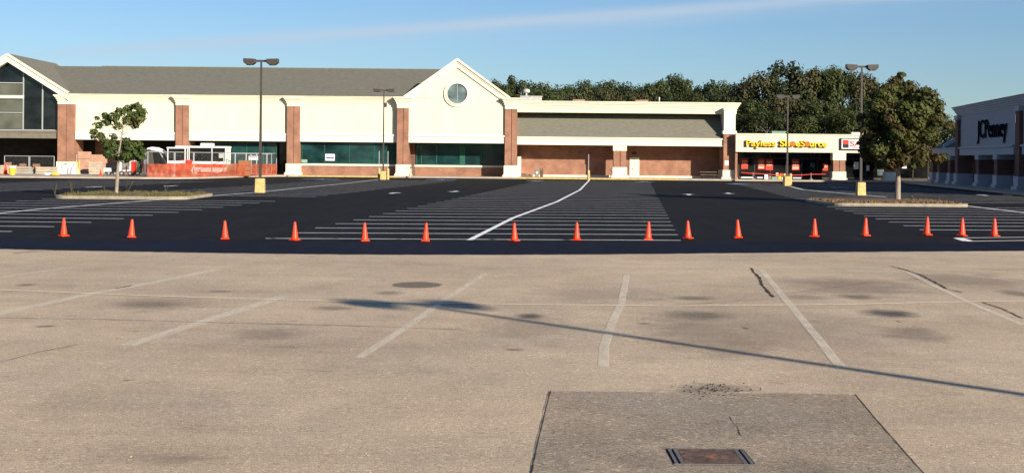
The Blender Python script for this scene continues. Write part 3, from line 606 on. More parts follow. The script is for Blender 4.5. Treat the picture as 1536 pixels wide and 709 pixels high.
# end pier
x0, x1 = X(1085), X(1103); m_ = (x0+x1)/2; yf = 142.9
mb = MB(); mb.box(x0+.05, x1-.05, yf+.06, 146, 1.1, 4.95); mb.box(x0, m_-.07, yf, 145.9, 1.1, 4.95); mb.box(m_+.07, x1, yf, 145.9, 1.1, 4.95); p = sp_('pier', mb, 'brick')
mb = MB(); mb.box(x0+.03, x1-.03, yf+.03, 145.9, 5.3, 7.45); mb.box(x0-.1, x1+.1, yf-.1, 146, 4.95, 5.3); mb.frus(m_, (yf+145)/2, 7.45, 7.75, (x1-x0)/2-.03, (145-yf)/2, (x1-x0)/2+.1, (145-yf)/2+.1); sp_('capital', mb, 'white_trim', p)
mb = MB(); mb.box(x0-.09, x1+.09, yf-.09, 146, .35, 1.1); mb.box(x0-.22, x1+.22, yf-.2, 146, 0.02, .35); sp_('plinth', mb, 'plinth', p)
mb = MB(); mb.box(X(1087), X(1092.5), yf-.012, yf-.003, Z(1090, 248), Z(1090, 241)); sp_('notice', mb, 'white_vinyl', p)
mb = MB(); mb.box(X(776.5), X(782), 145.85, 146.39, .1, 2.35); sp_('white_pilaster_strip', mb, 'cream_trim')
mb = MB(); mb.box(X(782, 146), X(1085, 146), 146.25, 146.39, .1, .38); sp_('wall_base', mb, 'plinth')
mb = MB(); mb.box(X(944.5, 146.3), X(959, 146.3), 146.3, 146.39, .15, 2.35); dr = sp_('service_door', mb, 'cream_trim')
mb = MB(); mb.box(X(951.5, 146.3)-.012, X(951.5, 146.3)+.012, 146.27, 146.299, .2, 2.3); mb.box(X(951, 146.3)-.2, X(951, 146.3)-.08, 146.22, 146.299, 1.05, 1.18); sp_('handle', mb, 'grey_metal', dr)
mb = MB(); mb.box(X(947, 146.2), X(955, 146.2), 146.12, 146.2, 2.7, 2.95); sp_('wall_lamp', mb, 'dark_metal')
# rooftop fittings
def rooftop(name, label, cat, px0, px1, py0, py1, d, m, dep=2.0, group=None, z0=6.9):
    a, b = X(px0, d), X(px1, d); z1 = Z((px0+px1)/2, py0, d)
    t = thing(name, ((a+b)/2, d+dep/2, z0), label, cat, group)
    mb = MB(); mb.box(a, b, d, d+dep, z0, z1-.12); mb.build('housing', m, t, t.location)
    mb = MB(); mb.box(a-.06, b+.06, d-.06, d+dep+.06, z1-.12, z1); mb.build('lid', m, t, t.location)
    return t
rooftop('rooftop_unit', 'pale box unit on the store roof just right of the round-window gable', 'roof unit', 780, 812, 144, 151, 152, 'hvac', 2.5)
rooftop('roof_hatch', 'low hatch peeking over the parapet near the middle of the arcade', 'roof hatch', 859, 876, 149.6, 152, 158, 'board', 1.5)
rooftop('roof_hatch', 'low hatch peeking over the parapet above the white service door', 'roof hatch', 953, 971, 150.2, 152, 158, 'board', 1.5)
def vent(px, py0, d, label, r_=.18, hood=True):
    z1 = Z(px, py0, d); x = X(px, d); t = thing('roof_vent', (x, d, 6.9), label, 'vent')
    mb = MB(); mb.tube((x, d, 6.9), (x, d, z1-.3), r_*.45, n=12); mb.build('pipe', 'hvac', t, t.location)
    mb = MB()
    if hood: mb.lathe([(r_*.6, -.5), (r_*1.5, -.42), (r_*1.6, -.1), (r_*.8, 0)], x, d, z1, 16)
    else: mb.lathe([(r_*.5, -.3), (r_*.6, -.28), (r_*.6, 0)], x, d, z1, 12)
    mb.build('cowl', 'white_trim' if not hood else 'hvac', t, t.location)
vent(788.5, 133.5, 153, 'mushroom shaped vent standing beside the pale roof unit', .26)
vent(988, 146, 158, 'thin white roof pipe poking up left of the wooded skyline dip', .14, False)

# ------------------------------------------------------------------ shoe shop block
DS = 142.0; SS = F/DS
def XS(px, d=DS): return (px-768)*d/F
def ZS(px, py, d=DS): return (hx(px)-py)*d/F+H
shop = thing('shop_row', (XS(1250), DS, 0), 'low cream shop row with yellow shoe shop sign and dark glass fronts', 'building')
def ss(name, mb, m, parent=None, **k): return mb.build(name, m, shop if parent is None else parent, shop.location, **k)
sx0, sx1 = XS(1103.5), 41.0
zt = ZS(1180, 202.5); zb_ = ZS(1180, 228.5)
mb = MB(); mb.box(sx0, sx1, DS, DS+.5, zb_, zt); ss('sign_band', mb, 'shop_band')
mb = MB(); mb.box(sx0, sx1, DS-.08, DS+.6, zt, zt+.12); mb.box(XS(1277), sx1, DS-.04, DS+.5, zt+.12, zt+.36); ss('coping', mb, 'cream_trim')
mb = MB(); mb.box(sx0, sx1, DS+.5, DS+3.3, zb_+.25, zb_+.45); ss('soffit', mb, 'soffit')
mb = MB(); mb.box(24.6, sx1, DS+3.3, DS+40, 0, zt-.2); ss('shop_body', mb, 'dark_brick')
def shop_pier(px0, px1, y=DS-.1, zp=1.05):
    x0, x1 = XS(px0, y), XS(px1, y); m_ = (x0+x1)/2
    mb = MB(); mb.box(x0+.05, x1-.05, y+.06, y+1.1, zp, 2.25); mb.box(x0, m_-.06, y, y+1.05, zp, 2.25); mb.box(m_+.06, x1, y, y+1.05, zp, 2.25); p = ss('pier', mb, 'brick')
    mb = MB(); mb.box(x0-.06, x1+.06, y-.06, y+1.15, 2.25, zb_); ss('capital', mb, 'cream_trim', p)
    mb = MB(); mb.box(x0-.09, x1+.09, y-.09, y+1.2, .35, zp); mb.box(x0-.22, x1+.22, y-.2, y+1.3, .02, .35); ss('plinth', mb, 'plinth', p)
shop_pier(1250, 1268); shop_pier(1330, 1347)
# brick return at the left of the shop front
mb = MB(); mb.box(sx0, XS(1107), DS+.3, DS+3.3, 0, zb_); ss('side_wall', mb, 'brick')
def shopfront(px0, px1, doors):
    y = DS+3.0; x0, x1 = XS(px0, y), XS(px1, y)
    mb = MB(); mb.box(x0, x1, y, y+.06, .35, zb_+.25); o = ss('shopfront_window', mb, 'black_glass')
    mb = MB(); n_ = int((x1-x0)/1.5)
    for i in range(n_+1): xx = x0+(x1-x0)*i/n_; mb.box(xx-.04, xx+.04, y-.06, y-.002, .15, zb_+.25)
    mb.box(x0, x1, y-.06, y-.003, .15, .38); mb.box(x0, x1, y-.06, y-.003, 2.35, 2.45); ss('window_frame', mb, 'dark_metal', o)
    return o
sf = shopfront(1108, 1250, 0); sf2 = shopfront(1268, 1330, 0); sf3 = shopfront(1347, 1392, 0)
for px0, px1, py0, py1, pale in [(1112, 1122, 238.5, 254, 0), (1137, 1147, 238.5, 254.5, 1), (1148.5, 1159.5, 239, 255.5, 0), (1188, 1199, 239, 255, 1), (1234, 1242, 244, 255.5, 0)]:
    y = DS+2.9; mb = MB(); mb.box(XS(px0, y), XS(px1, y), y, y+.03, ZS(1180, py1, y), ZS(1180, py0, y)); po = ss('sale_poster', mb, 'poster_red')
    mb = MB(); zz0, zz1 = ZS(1180, py1, y), ZS(1180, py0, y); a, b = XS(px0, y), XS(px1, y); w_ = b-a; h_ = zz1-zz0
    if pale: mq = MB(); mq.box(a+.08*w_, b-.08*w_, y-.012, y-.002, zz0+.1*h_, zz0+.3*h_); ss('poster_band', mq, 'poster_pale', po)
    mb.box(a+.15*w_, a+.85*w_, y-.012, y-.002, zz0+.42*h_, zz0+.8*h_); mb.f = mb.f; ss('poster_print', mb, 'poster_pale', po)
    for q in (.22, .58): mb = MB(); mb.box(a+q*w_, a+(q+.2)*w_, y-.02, y-.0125, zz0+.5*h_, zz0+.72*h_); ss('poster_figure', mb, 'poster_red', po)
y = DS+2.9; mb = MB(); mb.disc_y(XS(1219, y), ZS(1219, 248, y), .001, .27, y, y+.03, 24); ss('round_door_sticker', mb, 'grey_glass')
for px0, px1, py0, py1, m_ in [(1281, 1288, 243, 254, 'white_vinyl'), (1300, 1304, 248, 256, 'white_vinyl'), (1316, 1332, 254, 263, 'grey_glass'), (1353, 1360, 243, 252, 'white_vinyl')]:
    mb = MB(); mb.box(XS(px0, y), XS(px1, y), y, y+.03, ZS(1300, py1, y), ZS(1300, py0, y)); ss('window_poster', mb, m_)
y = DS+2.7
for px0, px1, py0, py1, m_ in [(1147, 1152, 262, 270.5, 'white_vinyl'), (1152.5, 1157, 264, 270.5, 'can_grey'), (1158, 1167, 265, 270.5, 'hvac_green'), (1168, 1172, 264, 270.5, 'yellow'), (1173, 1178, 265.5, 270.5, 'white_vinyl'), (1164, 1168, 259, 264, 'poster_pale'), (1170, 1174, 260, 264, 'sign_orange')]:
    mb = MB(); mb.box(XS(px0, y), XS(px1, y), y, y+.2, ZS(1165, py1, y), ZS(1165, py0, y)); ss('window_display', mb, m_)
mb = MB()
for a, b in [(1112, 1130), (1136, 1147), (1190, 1202)]: mb.box(XS(a, DS+2.9), XS(b, DS+2.9), DS+2.88, DS+2.93, .24, .36)
ss('white_kick_strip', mb, 'white_vinyl')
# sign letters of the shoe shop, standing off the wall
def letters(name, txt, x, y, z, size, m, parent, off, sx=1.0, bold=.03, ext=.06, space=1.0):
    me, (a, b) = text_mesh(txt, size, ext, bold, sx, space); me.materials.append(MAT[m]); o = bpy.data.objects.new(name, me); col.objects.link(o)
    for v in me.vertices: v.co.x -= a
    o.location = Vector((x, y, z))-Vector(off); o.parent = parent; return b-a
zl = ZS(1180, 219.6); ysg = DS-.22
def fit(txt, size, bold, target, ext=.06):
    me, (a, b) = text_mesh(txt, size, ext, bold, 1.0, 1.0); bpy.data.meshes.remove(me); return target/(b-a)
sz = .92
ltx = [('Payless', 1119, 1163, 'sign_amber'), ('Sh', 1169.5, 1184.5, 'sign_yellow'), ('e', 1193, 1200, 'sign_yellow'), ('S', 1200.5, 1207.5, 'sign_amber'), ('urce', 1214.5, 1239.5, 'sign_yellow')]
for txt, a, b, m_ in ltx:
    letters('sign_letters', txt, XS(a, ysg), ysg, zl, sz, m_, shop, shop.location, sx=fit(txt, sz, .016, XS(b, ysg)-XS(a, ysg)), bold=.016, ext=.07)
    letters('sign_letter_edge', txt, XS(a, ysg)-.05, ysg+.12, zl-.05, sz, 'sign_red_dark' if 'sign_red_dark' in MAT else 'black', shop, shop.location, sx=fit(txt, sz, .035, XS(b, ysg)-XS(a, ysg)+.08), bold=.035, ext=.03)
for px in (1189, 1211.2):
    mb = MB(); mb.disc_y(XS(px, ysg), zl+.28, .001, .27, ysg-.06, ysg+.08, 28); ss('sign_disc', mb, 'sign_orange')
# second shop sign
x0, x1 = XS(1261.5), XS(1332); z0, z1 = ZS(1290, 223.5), ZS(1290, 209)
mb = MB(); mb.box(x0-.12, x1+.12, DS-.18, DS-.01, z0-.1, z1+.1); sb = ss('sign_box', mb, 'black')
mb = MB(); mb.box(x0, x1, DS-.22, DS-.181, z0, z1); ss('sign_face', mb, 'white_vinyl', sb)
mb = MB(); mb.box(x0+.12, x0+.75, DS-.24, DS-.221, z0+.1, z1-.08); lg = ss('sign_logo', mb, 'black', sb)
mb = MB(); mb.box(x0+.12, x0+.75, DS-.25, DS-.241, z0+.5, z1-.08); ss('logo_band', mb, 'red', lg)
letters('sign_letters', 'SALLY', XS(1274), DS-.235, z0+.3, .78, 'red', shop, shop.location, sx=1.35, bold=.015, ext=.012)
mb = MB(); mb.box(XS(1277), XS(1302), DS-.24, DS-.221, z0+.1, z0+.17); ss('sign_rule', mb, 'red', sb)
rt = rooftop('rooftop_unit', 'small pale green unit on the roof above the shoe shop sign', 'roof unit', 1158, 1178, 196.8, 203, 146, 'hvac_green', 1.5, z0=4.5)
# caution tape and stanchions in front of the shoe shop
ct = thing('caution_tape', (XS(1180), DS+.6, .153), 'red caution tape strung between two posts before the shoe shop glass', 'tape')
yt = DS+.6; zt_ = ZS(1180, 261, yt)
mb = MB(); pts = [(XS(p, yt), yt, zt_+dz) for p, dz in [(1112, .12), (1125, .05), (1140, 0), (1160, -.08), (1185, -.12), (1205, -.08), (1217, 0), (1232, .02), (1250, .05)]]
for a, b in zip(pts, pts[1:]): mb.add([(a[0], yt, a[2]-.035), (b[0], yt, b[2]-.035), (b[0], yt, b[2]+.035), (a[0], yt, a[2]+.035), (a[0], yt+.004, a[2]-.035), (b[0], yt+.004, b[2]-.035), (b[0], yt+.004, b[2]+.035), (a[0], yt+.004, a[2]+.035)], [(0, 1, 2, 3), (7, 6, 5, 4), (0, 4, 5, 1), (3, 2, 6, 7)])
mb.build('tape', 'red', ct, ct.location)
for px in (1130, 1217):
    mb = MB(); mb.tube((XS(px, yt), yt+.05, .153), (XS(px, yt), yt+.05, zt_+.15), .035); mb.lathe([(.22, 0), (.2, .05), (.06, .12)], XS(px, yt), yt+.05, .153, 16); mb.build('post', 'grey_metal', ct, ct.location)

# ------------------------------------------------------------------ department store on the right, seen at a slant
ang = R(82.8); dep = thing('department_store', (37.6, 98, 0), 'shaded grey department store front with brick piers and dark lettering', 'building', rz=ang)
def ds(name, mb, m, parent=None, **k): return mb.build(name, m, dep if parent is None else parent, **k)
T0, T1 = 1.9, 24.1
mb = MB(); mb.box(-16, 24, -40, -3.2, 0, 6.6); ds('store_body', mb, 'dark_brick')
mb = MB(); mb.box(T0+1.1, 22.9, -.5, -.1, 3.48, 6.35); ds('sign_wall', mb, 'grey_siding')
mb = MB(); mb.box(-16, .7, -.55, -.12, 3.48, 6.35); ds('side_sign_wall', mb, 'grey_siding')
mb = MB(); mb.box(T0+1.1, 22.9, -3.2, .0, 2.78, 3.36); mb.box(T0+1.1, 22.9, -.6, .12, 3.36, 3.52); ds('lower_band', mb, 'grey_trim')
mb = MB(); mb.box(-16, .7, -3.2, -.03, 2.78, 3.36); mb.box(-16, .7, -.6, .1, 3.36, 3.52); ds('lower_band', mb, 'grey_trim')
mb = MB()
for i in range(5): mb.box(-16, T1+.05+.08*i, -.7-i*.01, -.05+.09*i, 6.35+.15*i, 6.35+.15*(i+1))
mb.box(-16, T1+.4, -.9, .42, 7.1, 7.17); ds('cornice', mb, 'grey_trim')
mb = MB()
mb.box(-16, 24, -1.2, -.8, 6.3, 7.0); ds('parapet_back', mb, 'grey_trim')
for t0, t1, full in [(T0-1.2, T0, 1), (22.8, 24.0, 1), (-6, -4.8, 0), (8.4, 9.6, 0), (15.1, 16.3, 0), (-13.5, -12.3, 1)]:
    zt2 = 6.0 if full else 2.4; yo = .15 if full else -.06
    mb = MB(); mb.box(t0, t1, yo-1.25, yo, 1.15, zt2); p = ds('pier', mb, 'dark_brick')
    mb = MB(); mb.box(t0-.08, t1+.08, yo-1.3, yo+.08, zt2, zt2+.4 if full else 2.78); ds('capital', mb, 'grey_trim', p)
    mb = MB(); mb.box(t0-.09, t1+.09, yo-1.34, yo+.09, .4, 1.15); mb.box(t0-.22, t1+.22, yo-1.45, yo+.22, .05, .4); ds('plinth', mb, 'grey_trim', p)
# letters
me, (a, b) = text_mesh('JCPenney', 2.15, .06, .014, 1.0, .98)
span = 10.4; k = span/(b-a)
for v in me.vertices: v.co = (-(v.co.x-a)*k, -v.co.y*1.0, v.co.z)     # reads left to right seen from the lot (local x runs away from the camera)
me.materials.append(MAT['letter_black'])
o = bpy.data.objects.new('sign_letters', me); col.objects.link(o); o.parent = dep; o.location = (15.6, .0, 4.22)
me2 = me.copy()
for v in me.vertices: v.co.y *= .35
for v in me2.vertices: v.co.y *= .2
me2.materials.clear(); me2.materials.append(MAT['letter_rim'])
o = bpy.data.objects.new('letter_rim', me2); col.objects.link(o); o.parent = dep; o.location = (15.70, -.045, 4.17)
# lower wing farther along, with shingle roof, and the row back to the corner
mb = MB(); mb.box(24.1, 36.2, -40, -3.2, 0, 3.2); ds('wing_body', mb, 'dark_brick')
mb = MB(); mb.box(24.1, 36.2, -3.2, -.05, 2.75, 3.4); mb.box(24.1, 36.2, -.5, .05, 3.4, 3.52); ds('wing_band', mb, 'grey_trim')
mb = MB(); mb.add([(24.1, -.1, 3.52), (36.2, -.1, 3.52), (36.2, -4.2, 5.6), (24.1, -4.2, 5.6), (24.1, -.1, 3.3), (36.2, -.1, 3.3), (36.2, -4.2, 5.3), (24.1, -4.2, 5.3)], [(0, 1, 2, 3), (7, 6, 5, 4), (0, 4, 5, 1), (1, 5, 6, 2), (2, 6, 7, 3), (3, 7, 4, 0)]); ds('wing_roof', mb, 'dark_shingle')
mb = MB()
for x in (25.2, 29.5): pass
mb.add([(30.0, 0, 3.5), (30.5, 0, 3.5), (30.5, -4.4, 6.1), (30.0, -4.4, 6.1), (30.0, 0, 3.85), (30.5, 0, 3.85), (30.5, -4.4, 6.5), (30.0, -4.4, 6.5)], [(0, 1, 2, 3), (7, 6, 5, 4), (0, 4, 5, 1), (1, 5, 6, 2), (2, 6, 7, 3), (3, 7, 4, 0)]); ds('raking_coping', mb, 'grey_trim')
mb = MB(); mb.box(24.1, 30.2, -6.5, -4.2, 3.3, 6.6); mb.box(24.1, 30.3, -6.6, -4.1, 6.6, 6.8); ds('raised_parapet', mb, 'grey_trim')
mb = MB(); mb.box(30.5, 36.2, -6.5, -4.25, 3.3, 5.7); ds('rear_wall', mb, 'grey_siding')
for t0, t1 in [(27.2, 28.4), (32.5, 33.7), (35.9, 37.3)]:
    mb = MB(); mb.box(t0, t1, -1.3, -.08, 1.15, 2.35); p = ds('pier', mb, 'dark_brick')
    mb = MB(); mb.box(t0-.08, t1+.08, -1.35, -.02, 2.35, 2.75); ds('capital', mb, 'grey_trim', p)
    mb = MB(); mb.box(t0-.09, t1+.09, -1.36, 0, .4, 1.15); mb.box(t0-.22, t1+.22, -1.5, .12, .05, .4); ds('plinth', mb, 'grey_trim', p)
sw = MB(); sw.box(-16, 36.5, -3.2, 2.6, -.02, .147); o = sw.build('department_store_sidewalk', 'concrete'); tag(o, kind='structure'); o.location = (37.6, 98, 0); o.rotation_euler = (0, 0, ang)

# ------------------------------------------------------------------ street lamps
def lamp(x, y, h, label, wide=1.0, name='street_lamp', box=False):
    t = thing(name, (x, y, 0), label, 'lamp post', 'lamp posts in the parking lot')
    mb = MB(); mb.frus(0, 0, -.1, .82, .27, .27, .25, .25); mb.build('concrete_base', 'yellow_concrete', t, bevel=.03)
    mb = MB(); mb.box(-.18, .18, -.18, .18, .82, .88); mb.frus(0, 0, .88, h-.12, .075, .075, .048, .048); mb.build('pole', 'dark_metal', t)
    mb = MB(); mb.box(-.38, .38, -.05, .05, h-.22, h-.1); mb.build('cross_arm', 'dark_metal', t)
    for s_ in (-1, 1):
        mb = MB(); a = s_*.32; b = s_*1.0*wide
        prof = [(a, h-.05), (b, h-.02), (b, h-.24), (s_*.84*wide, h-.38), (s_*.5, h-.40), (a, h-.27)]
        if s_ > 0: prof = prof[::-1]
        mb.prism_xz(prof, -.24, .24); hd = mb.build('lamp_head', 'dark_metal', t, bevel=.02)
        mb = MB(); mb.box(min(s_*.5, s_*.82*wide), max(s_*.5, s_*.82*wide), -.18, .18, h-.415, h-.39); mb.build('lens', 'grey_glass', hd)
    if box:
        mb = MB(); mb.box(-.02, .28, -.15, .15, h-1.75, h-1.35); mb.build('control_box', 'dark_metal', t)
    return t
p = G(390, 289); lamp(p.x, p.y, 7.75, 'tall lamp post on a yellow base before the orange fencing, left side')
lamp((575-768)*126/F, 126, 8.6, 'far lamp post between two yellow bollards left of the round-window gable', box=True)
p = G(1291, 293); lamp(p.x, p.y, 8.25, 'lamp post on a yellow base just left of the bronze maple')
lamp((1181-768)*114/F, 114, 7.8, 'lamp post on a yellow base in front of the yellow shoe shop sign')
hd = G(619, 456); Lh = (8.0)/math.tan(R(EL)); lamp(hd.x+math.sin(R(AZ))*Lh, hd.y-math.cos(R(AZ))*Lh, 8.2, 'lamp post out of view whose shadow crosses the sandy asphalt', .84)
# bollards
def bollard(px, py, label, post=0, h=1.05, r_=.13, d=None):
    p = G(px, py) if d is None else Vector(((px-768)*d/F, d, 0)); t = thing('bollard', (p.x, p.y, 0), label, 'bollard', 'yellow bollards')
    mb = MB(); mb.lathe([(r_, -.1), (r_, h-.08), (r_*.8, h-.02), (r_*.3, h)], n=18); mb.build('concrete_tube', 'yellow_concrete', t, smooth=False)
    if post: mb = MB(); mb.box(-.035, .035, -.03, .03, h-.02, post); mb.build('sign_post', 'grey_metal', t)
bollard(568.8, 268, 'yellow bollard with a grey post left of the far lamp base', 2.7, d=127); bollard(582, 268, 'yellow bollard with a grey post right of the far lamp base', 2.7, d=127)
bollard(1176.5, 279, 'yellow bollard left of the lamp before the shoe shop', 0, d=115); bollard(1186, 279, 'yellow bollard right of the lamp before the shoe shop', 0, d=115)
bollard(883, 271.5, 'yellow bollard with a thin brown post at the end of the white line', 2.6, d=131)
bollard(615, 265, 'short yellow bollard at the kerb beside the gable pier', 0, .5, .08, d=139)

# ------------------------------------------------------------------ traffic cones
cone0 = thing('traffic_cone', (0, 0, 0), 'x', 'traffic cone', 'orange cones along the fresh sealer edge')
mb = MB(); mb.box(-.11, .11, -.11, .11, .002, .028); mb.build('cone_base', 'orange', cone0, bevel=.01)
mb = MB(); mb.lathe([(.094, .028), (.088, .06), (.033, .44), (.030, .462), (.022, .474), (.006, .478)], n=28); mb.build('cone_body', 'orange', cone0, smooth=True)
cones = [(95.5, 354.5, 'leftmost cone of the long row, before the left stall lines'), (197, 356.5, 'second cone from the left, on bare black asphalt'), (337.5, 358.8, 'third cone from the left, standing alone in the open aisle'),
         (442, 360.8, 'cone at the left end of the centre stall lines'), (547, 362, 'cone on the front stall line below the far lamp post'), (638, 362, 'cone on the front stall line left of the thick white line'),
         (771.5, 361.8, 'first cone right of the thick white spine line'), (865, 360.8, 'second cone right of the thick white spine line'), (972, 359.8, 'cone near the right end of the centre stall lines'),
         (1032, 358.2, 'cone just past the right end of the centre stall lines'), (1107, 357, 'cone alone in the aisle left of the shoe shop lamp'), (1221.5, 355.3, 'cone in the aisle below the shoe shop front'),
         (1297.5, 353.8, 'cone in line with the lamp beside the bronze maple'), (1390, 352.8, 'cone at the left end of the right stall lines'), (1443, 354.5, 'second cone from the right, before the white box lines'), (1491.5, 354.8, 'rightmost cone of the long row, behind the white box lines')]
rr = random.Random(2)
for i, (px, py, lb) in enumerate(cones):
    o = cone0 if i == 0 else copy_tree(cone0); p = G(px, py, .004); o.location = (p.x, p.y, .012); o.rotation_euler = (rr.uniform(-.03, .03), rr.uniform(-.05, .05), rr.uniform(-.8, .8)); o['label'] = 'orange '+lb
    k = (hx(px)-py)/-120.0; s_ = min(1.12, max(.97, 1/k*.99)) if k > 0 else 1; o.scale = (s_, s_, s_)

# ------------------------------------------------------------------ islands
def island(name, pts, m_fill, mound):
    n_ = len(pts); cx = sum(p[0] for p in pts)/n_; cy = sum(p[1] for p in pts)/n_
    out = MB(); inn = [(cx+(x-cx)*(1-.18/max(.5, math.hypot(x-cx, y-cy))*1.0), cy+(y-cy)*(1-.18/max(.5, math.hypot(x-cx, y-cy)))) for x, y in pts]
    vs = [(x, y, -.02) for x, y in pts]+[(x, y, .15) for x, y in pts]+[(x, y, .15) for x, y in inn]+[(x, y, .05) for x, y in inn]
    fs = []
    for i in range(n_):
        j = (i+1) % n_
        for k in range(3): fs.append((k*n_+i, k*n_+j, (k+1)*n_+j, (k+1)*n_+i))
    out.add(vs, fs); struct(name+'_kerb', out, 'kerb')
    f = MB(); rings = 6; vs = []; fs = []
    for r_ in range(rings):
        t = 1-r_/rings
        for x, y in inn: vs.append((cx+(x-cx)*t, cy+(y-cy)*t, .12+mound*math.sin((1-t)*math.pi/2)+.03*noise.noise(Vector((x*t, y*t, 1)))))
    vs.append((cx, cy, .12+mound))
    for r_ in range(rings-1):
        for i in range(n_): j = (i+1) % n_; fs.append((r_*n_+i, r_*n_+j, (r_+1)*n_+j, (r_+1)*n_+i))
    for i in range(n_): fs.append(((rings-1)*n_+i, (rings-1)*n_+(i+1) % n_, len(vs)-1))
    f.add(vs, fs); struct(name+'_soil', f, m_fill); return inn, (cx, cy)
def rounded(x0, x1, y0, y1, r_, n=6):
    pts = []
    for cx, cy, a in [(x1-r_, y0+r_, -90), (x1-r_, y1-r_, 0), (x0+r_, y1-r_, 90), (x0+r_, y0+r_, 180)]:
        for i in range(n+1): t = R(a+90*i/n); pts.append((cx+r_*math.cos(t), cy+r_*math.sin(t)))
    res = []
    for i in range(len(pts)):
        a = pts[i]; b = pts[(i+1) % len(pts)]; k = max(1, int(math.dist(a, b)/.5))
        res += [(lerp(a[0], b[0], q/k), lerp(a[1], b[1], q/k)) for q in range(k)]
    return res
a = G(88, 297); b = G(275, 300.5)
i1, c1 = island('left_island', rounded(-21.9, -15.5, 63.2, 69.8, .8), 'island_grass', .12)
i2, c2 = island('right_island', rounded(15.2, 21.9, 63.4, 69.6, .7), 'island_soil', .16)
def tufts(name, label, x0, x1, y0, y1, n_, hmin, hmax, m, seed, w_=.012, z=.14):
    rr = random.Random(seed); mb = MB()
    for i in range(n_):
        x, y = rr.uniform(x0, x1), rr.uniform(y0, y1); dens_ = noise.noise(Vector((x*1.3, y*1.3, seed)))
        if dens_ < -.15: continue
        h_ = rr.uniform(hmin, hmax)*(.6+.8*max(0, dens_)); a = rr.uniform(0, 6.28); ww = w_*rr.uniform(.7, 1.6); le = rr.uniform(-.5, .5)*h_; le2 = rr.uniform(-.5, .5)*h_
        mb.add([(x-ww*math.cos(a), y-ww*math.sin(a), z-.05), (x+ww*math.cos(a), y+ww*math.sin(a), z-.05), (x+le, y+le2, z+h_)], [(0, 1, 2)])
    tag(mb.build(name, m), label, 'grass' if 'grass' in label else 'leaf litter', kind='stuff')
tufts('island_grass', 'dry yellow green grass covering the left parking island', -21.6, -15.8, 63.5, 69.5, 9000, .05, .22, 'weeds', 3, .02)
tufts('island_leaf_litter', 'reddish brown leaf litter around the maple on its island', 15.5, 21.6, 63.7, 69.3, 5000, .02, .07, 'mulch_leaf', 4, .04, .2)
def weed(px, y, h_, label, seed, n_=26):
    x = (px-768)*y/F; t = thing('weed', (x, y, .14), label, 'weed', 'weeds on the parking islands'); rr = random.Random(seed); mb = MB(); lf = MB()
    for k in range(3):
        e = Vector((rr.uniform(-.3, .3)*h_, rr.uniform(-.3, .3)*h_, h_*rr.uniform(.7, 1))); mb.path([(0, 0, 0), e*.5+Vector((0, 0, .05)), e], [.008, .006, .004], 5)
        for j in range(n_//3):
            q = e*rr.uniform(.3, 1); d = Vector((rr.uniform(-1, 1), rr.uniform(-1, 1), rr.uniform(-.2, .8))).normalized()*rr.uniform(.05, .1); n2 = d.cross(Vector((0, 0, 1))).normalized()*.02
            lf.add([q, q+d*.5+n2, q+d, q+d*.5-n2], [(0, 1, 2, 3)])
    mb.build('stem', 'weeds', t); lf.build('leaves', 'weeds', t)
weed(108, 65.5, .75, 'spindly weed at the left end of the grassy island', 1); weed(190, 64.5, .85, 'spindly weed just right of the small maple trunk', 2); weed(158, 66, .5, 'short weed just left of the small maple trunk', 3); weed(250, 65, .6, 'weed near the right end of the grassy island', 4)
weed(83, 64.8, .6, 'bushy weed beyond the left kerb tip of the grassy island', 5); weed(1368, 65, .35, 'thin weed right of the bronze maple trunk', 6); weed(1408, 65, .35, 'thin weed near the right end of the mulched island', 7)

# ------------------------------------------------------------------ trees
def leaf(mb, c, nrm, s_, rr):
    u = nrm.cross(Vector((rr.uniform(-1, 1), rr.uniform(-1, 1), rr.uniform(-1, 1))))
    if u.length < 1e-3: return
    u.normalize(); v = nrm.cross(u); a = s_*rr.uniform(.7, 1.3); b = a*rr.uniform(.55, .9)
    mb.add([c-u*a, c+v*b+nrm*a*.15, c+u*a, c-v*b+nrm*a*.15], [(0, 1, 2, 3)])
def crown(blobs, s_, dens_, seed, squash=.8):
    rr = random.Random(seed); mb = MB()
    for (x, y, z, r_) in blobs:
        n_ = int(dens_*r_*r_); c = Vector((x, y, z))
        for i in range(n_):
            d = Vector((rr.gauss(0, 1), rr.gauss(0, 1), rr.gauss(0, 1))).normalized()
            nn = noise.noise(d*2.2+c*1.7); rad = r_*(.55+.5*rr.random()**.6+.42*nn)
            if noise.noise(d*3.1+c*3.3) < -.28: continue
            p = c+Vector((d.x*rad, d.y*rad, d.z*rad*squash))
            nrm = (d*1.3+Vector((0, 0, .3))+Vector((rr.uniform(-1, 1), rr.uniform(-1, 1), rr.uniform(-1, 1)))*.6).normalized()
            leaf(mb, p, nrm, s_, rr)
    return mb
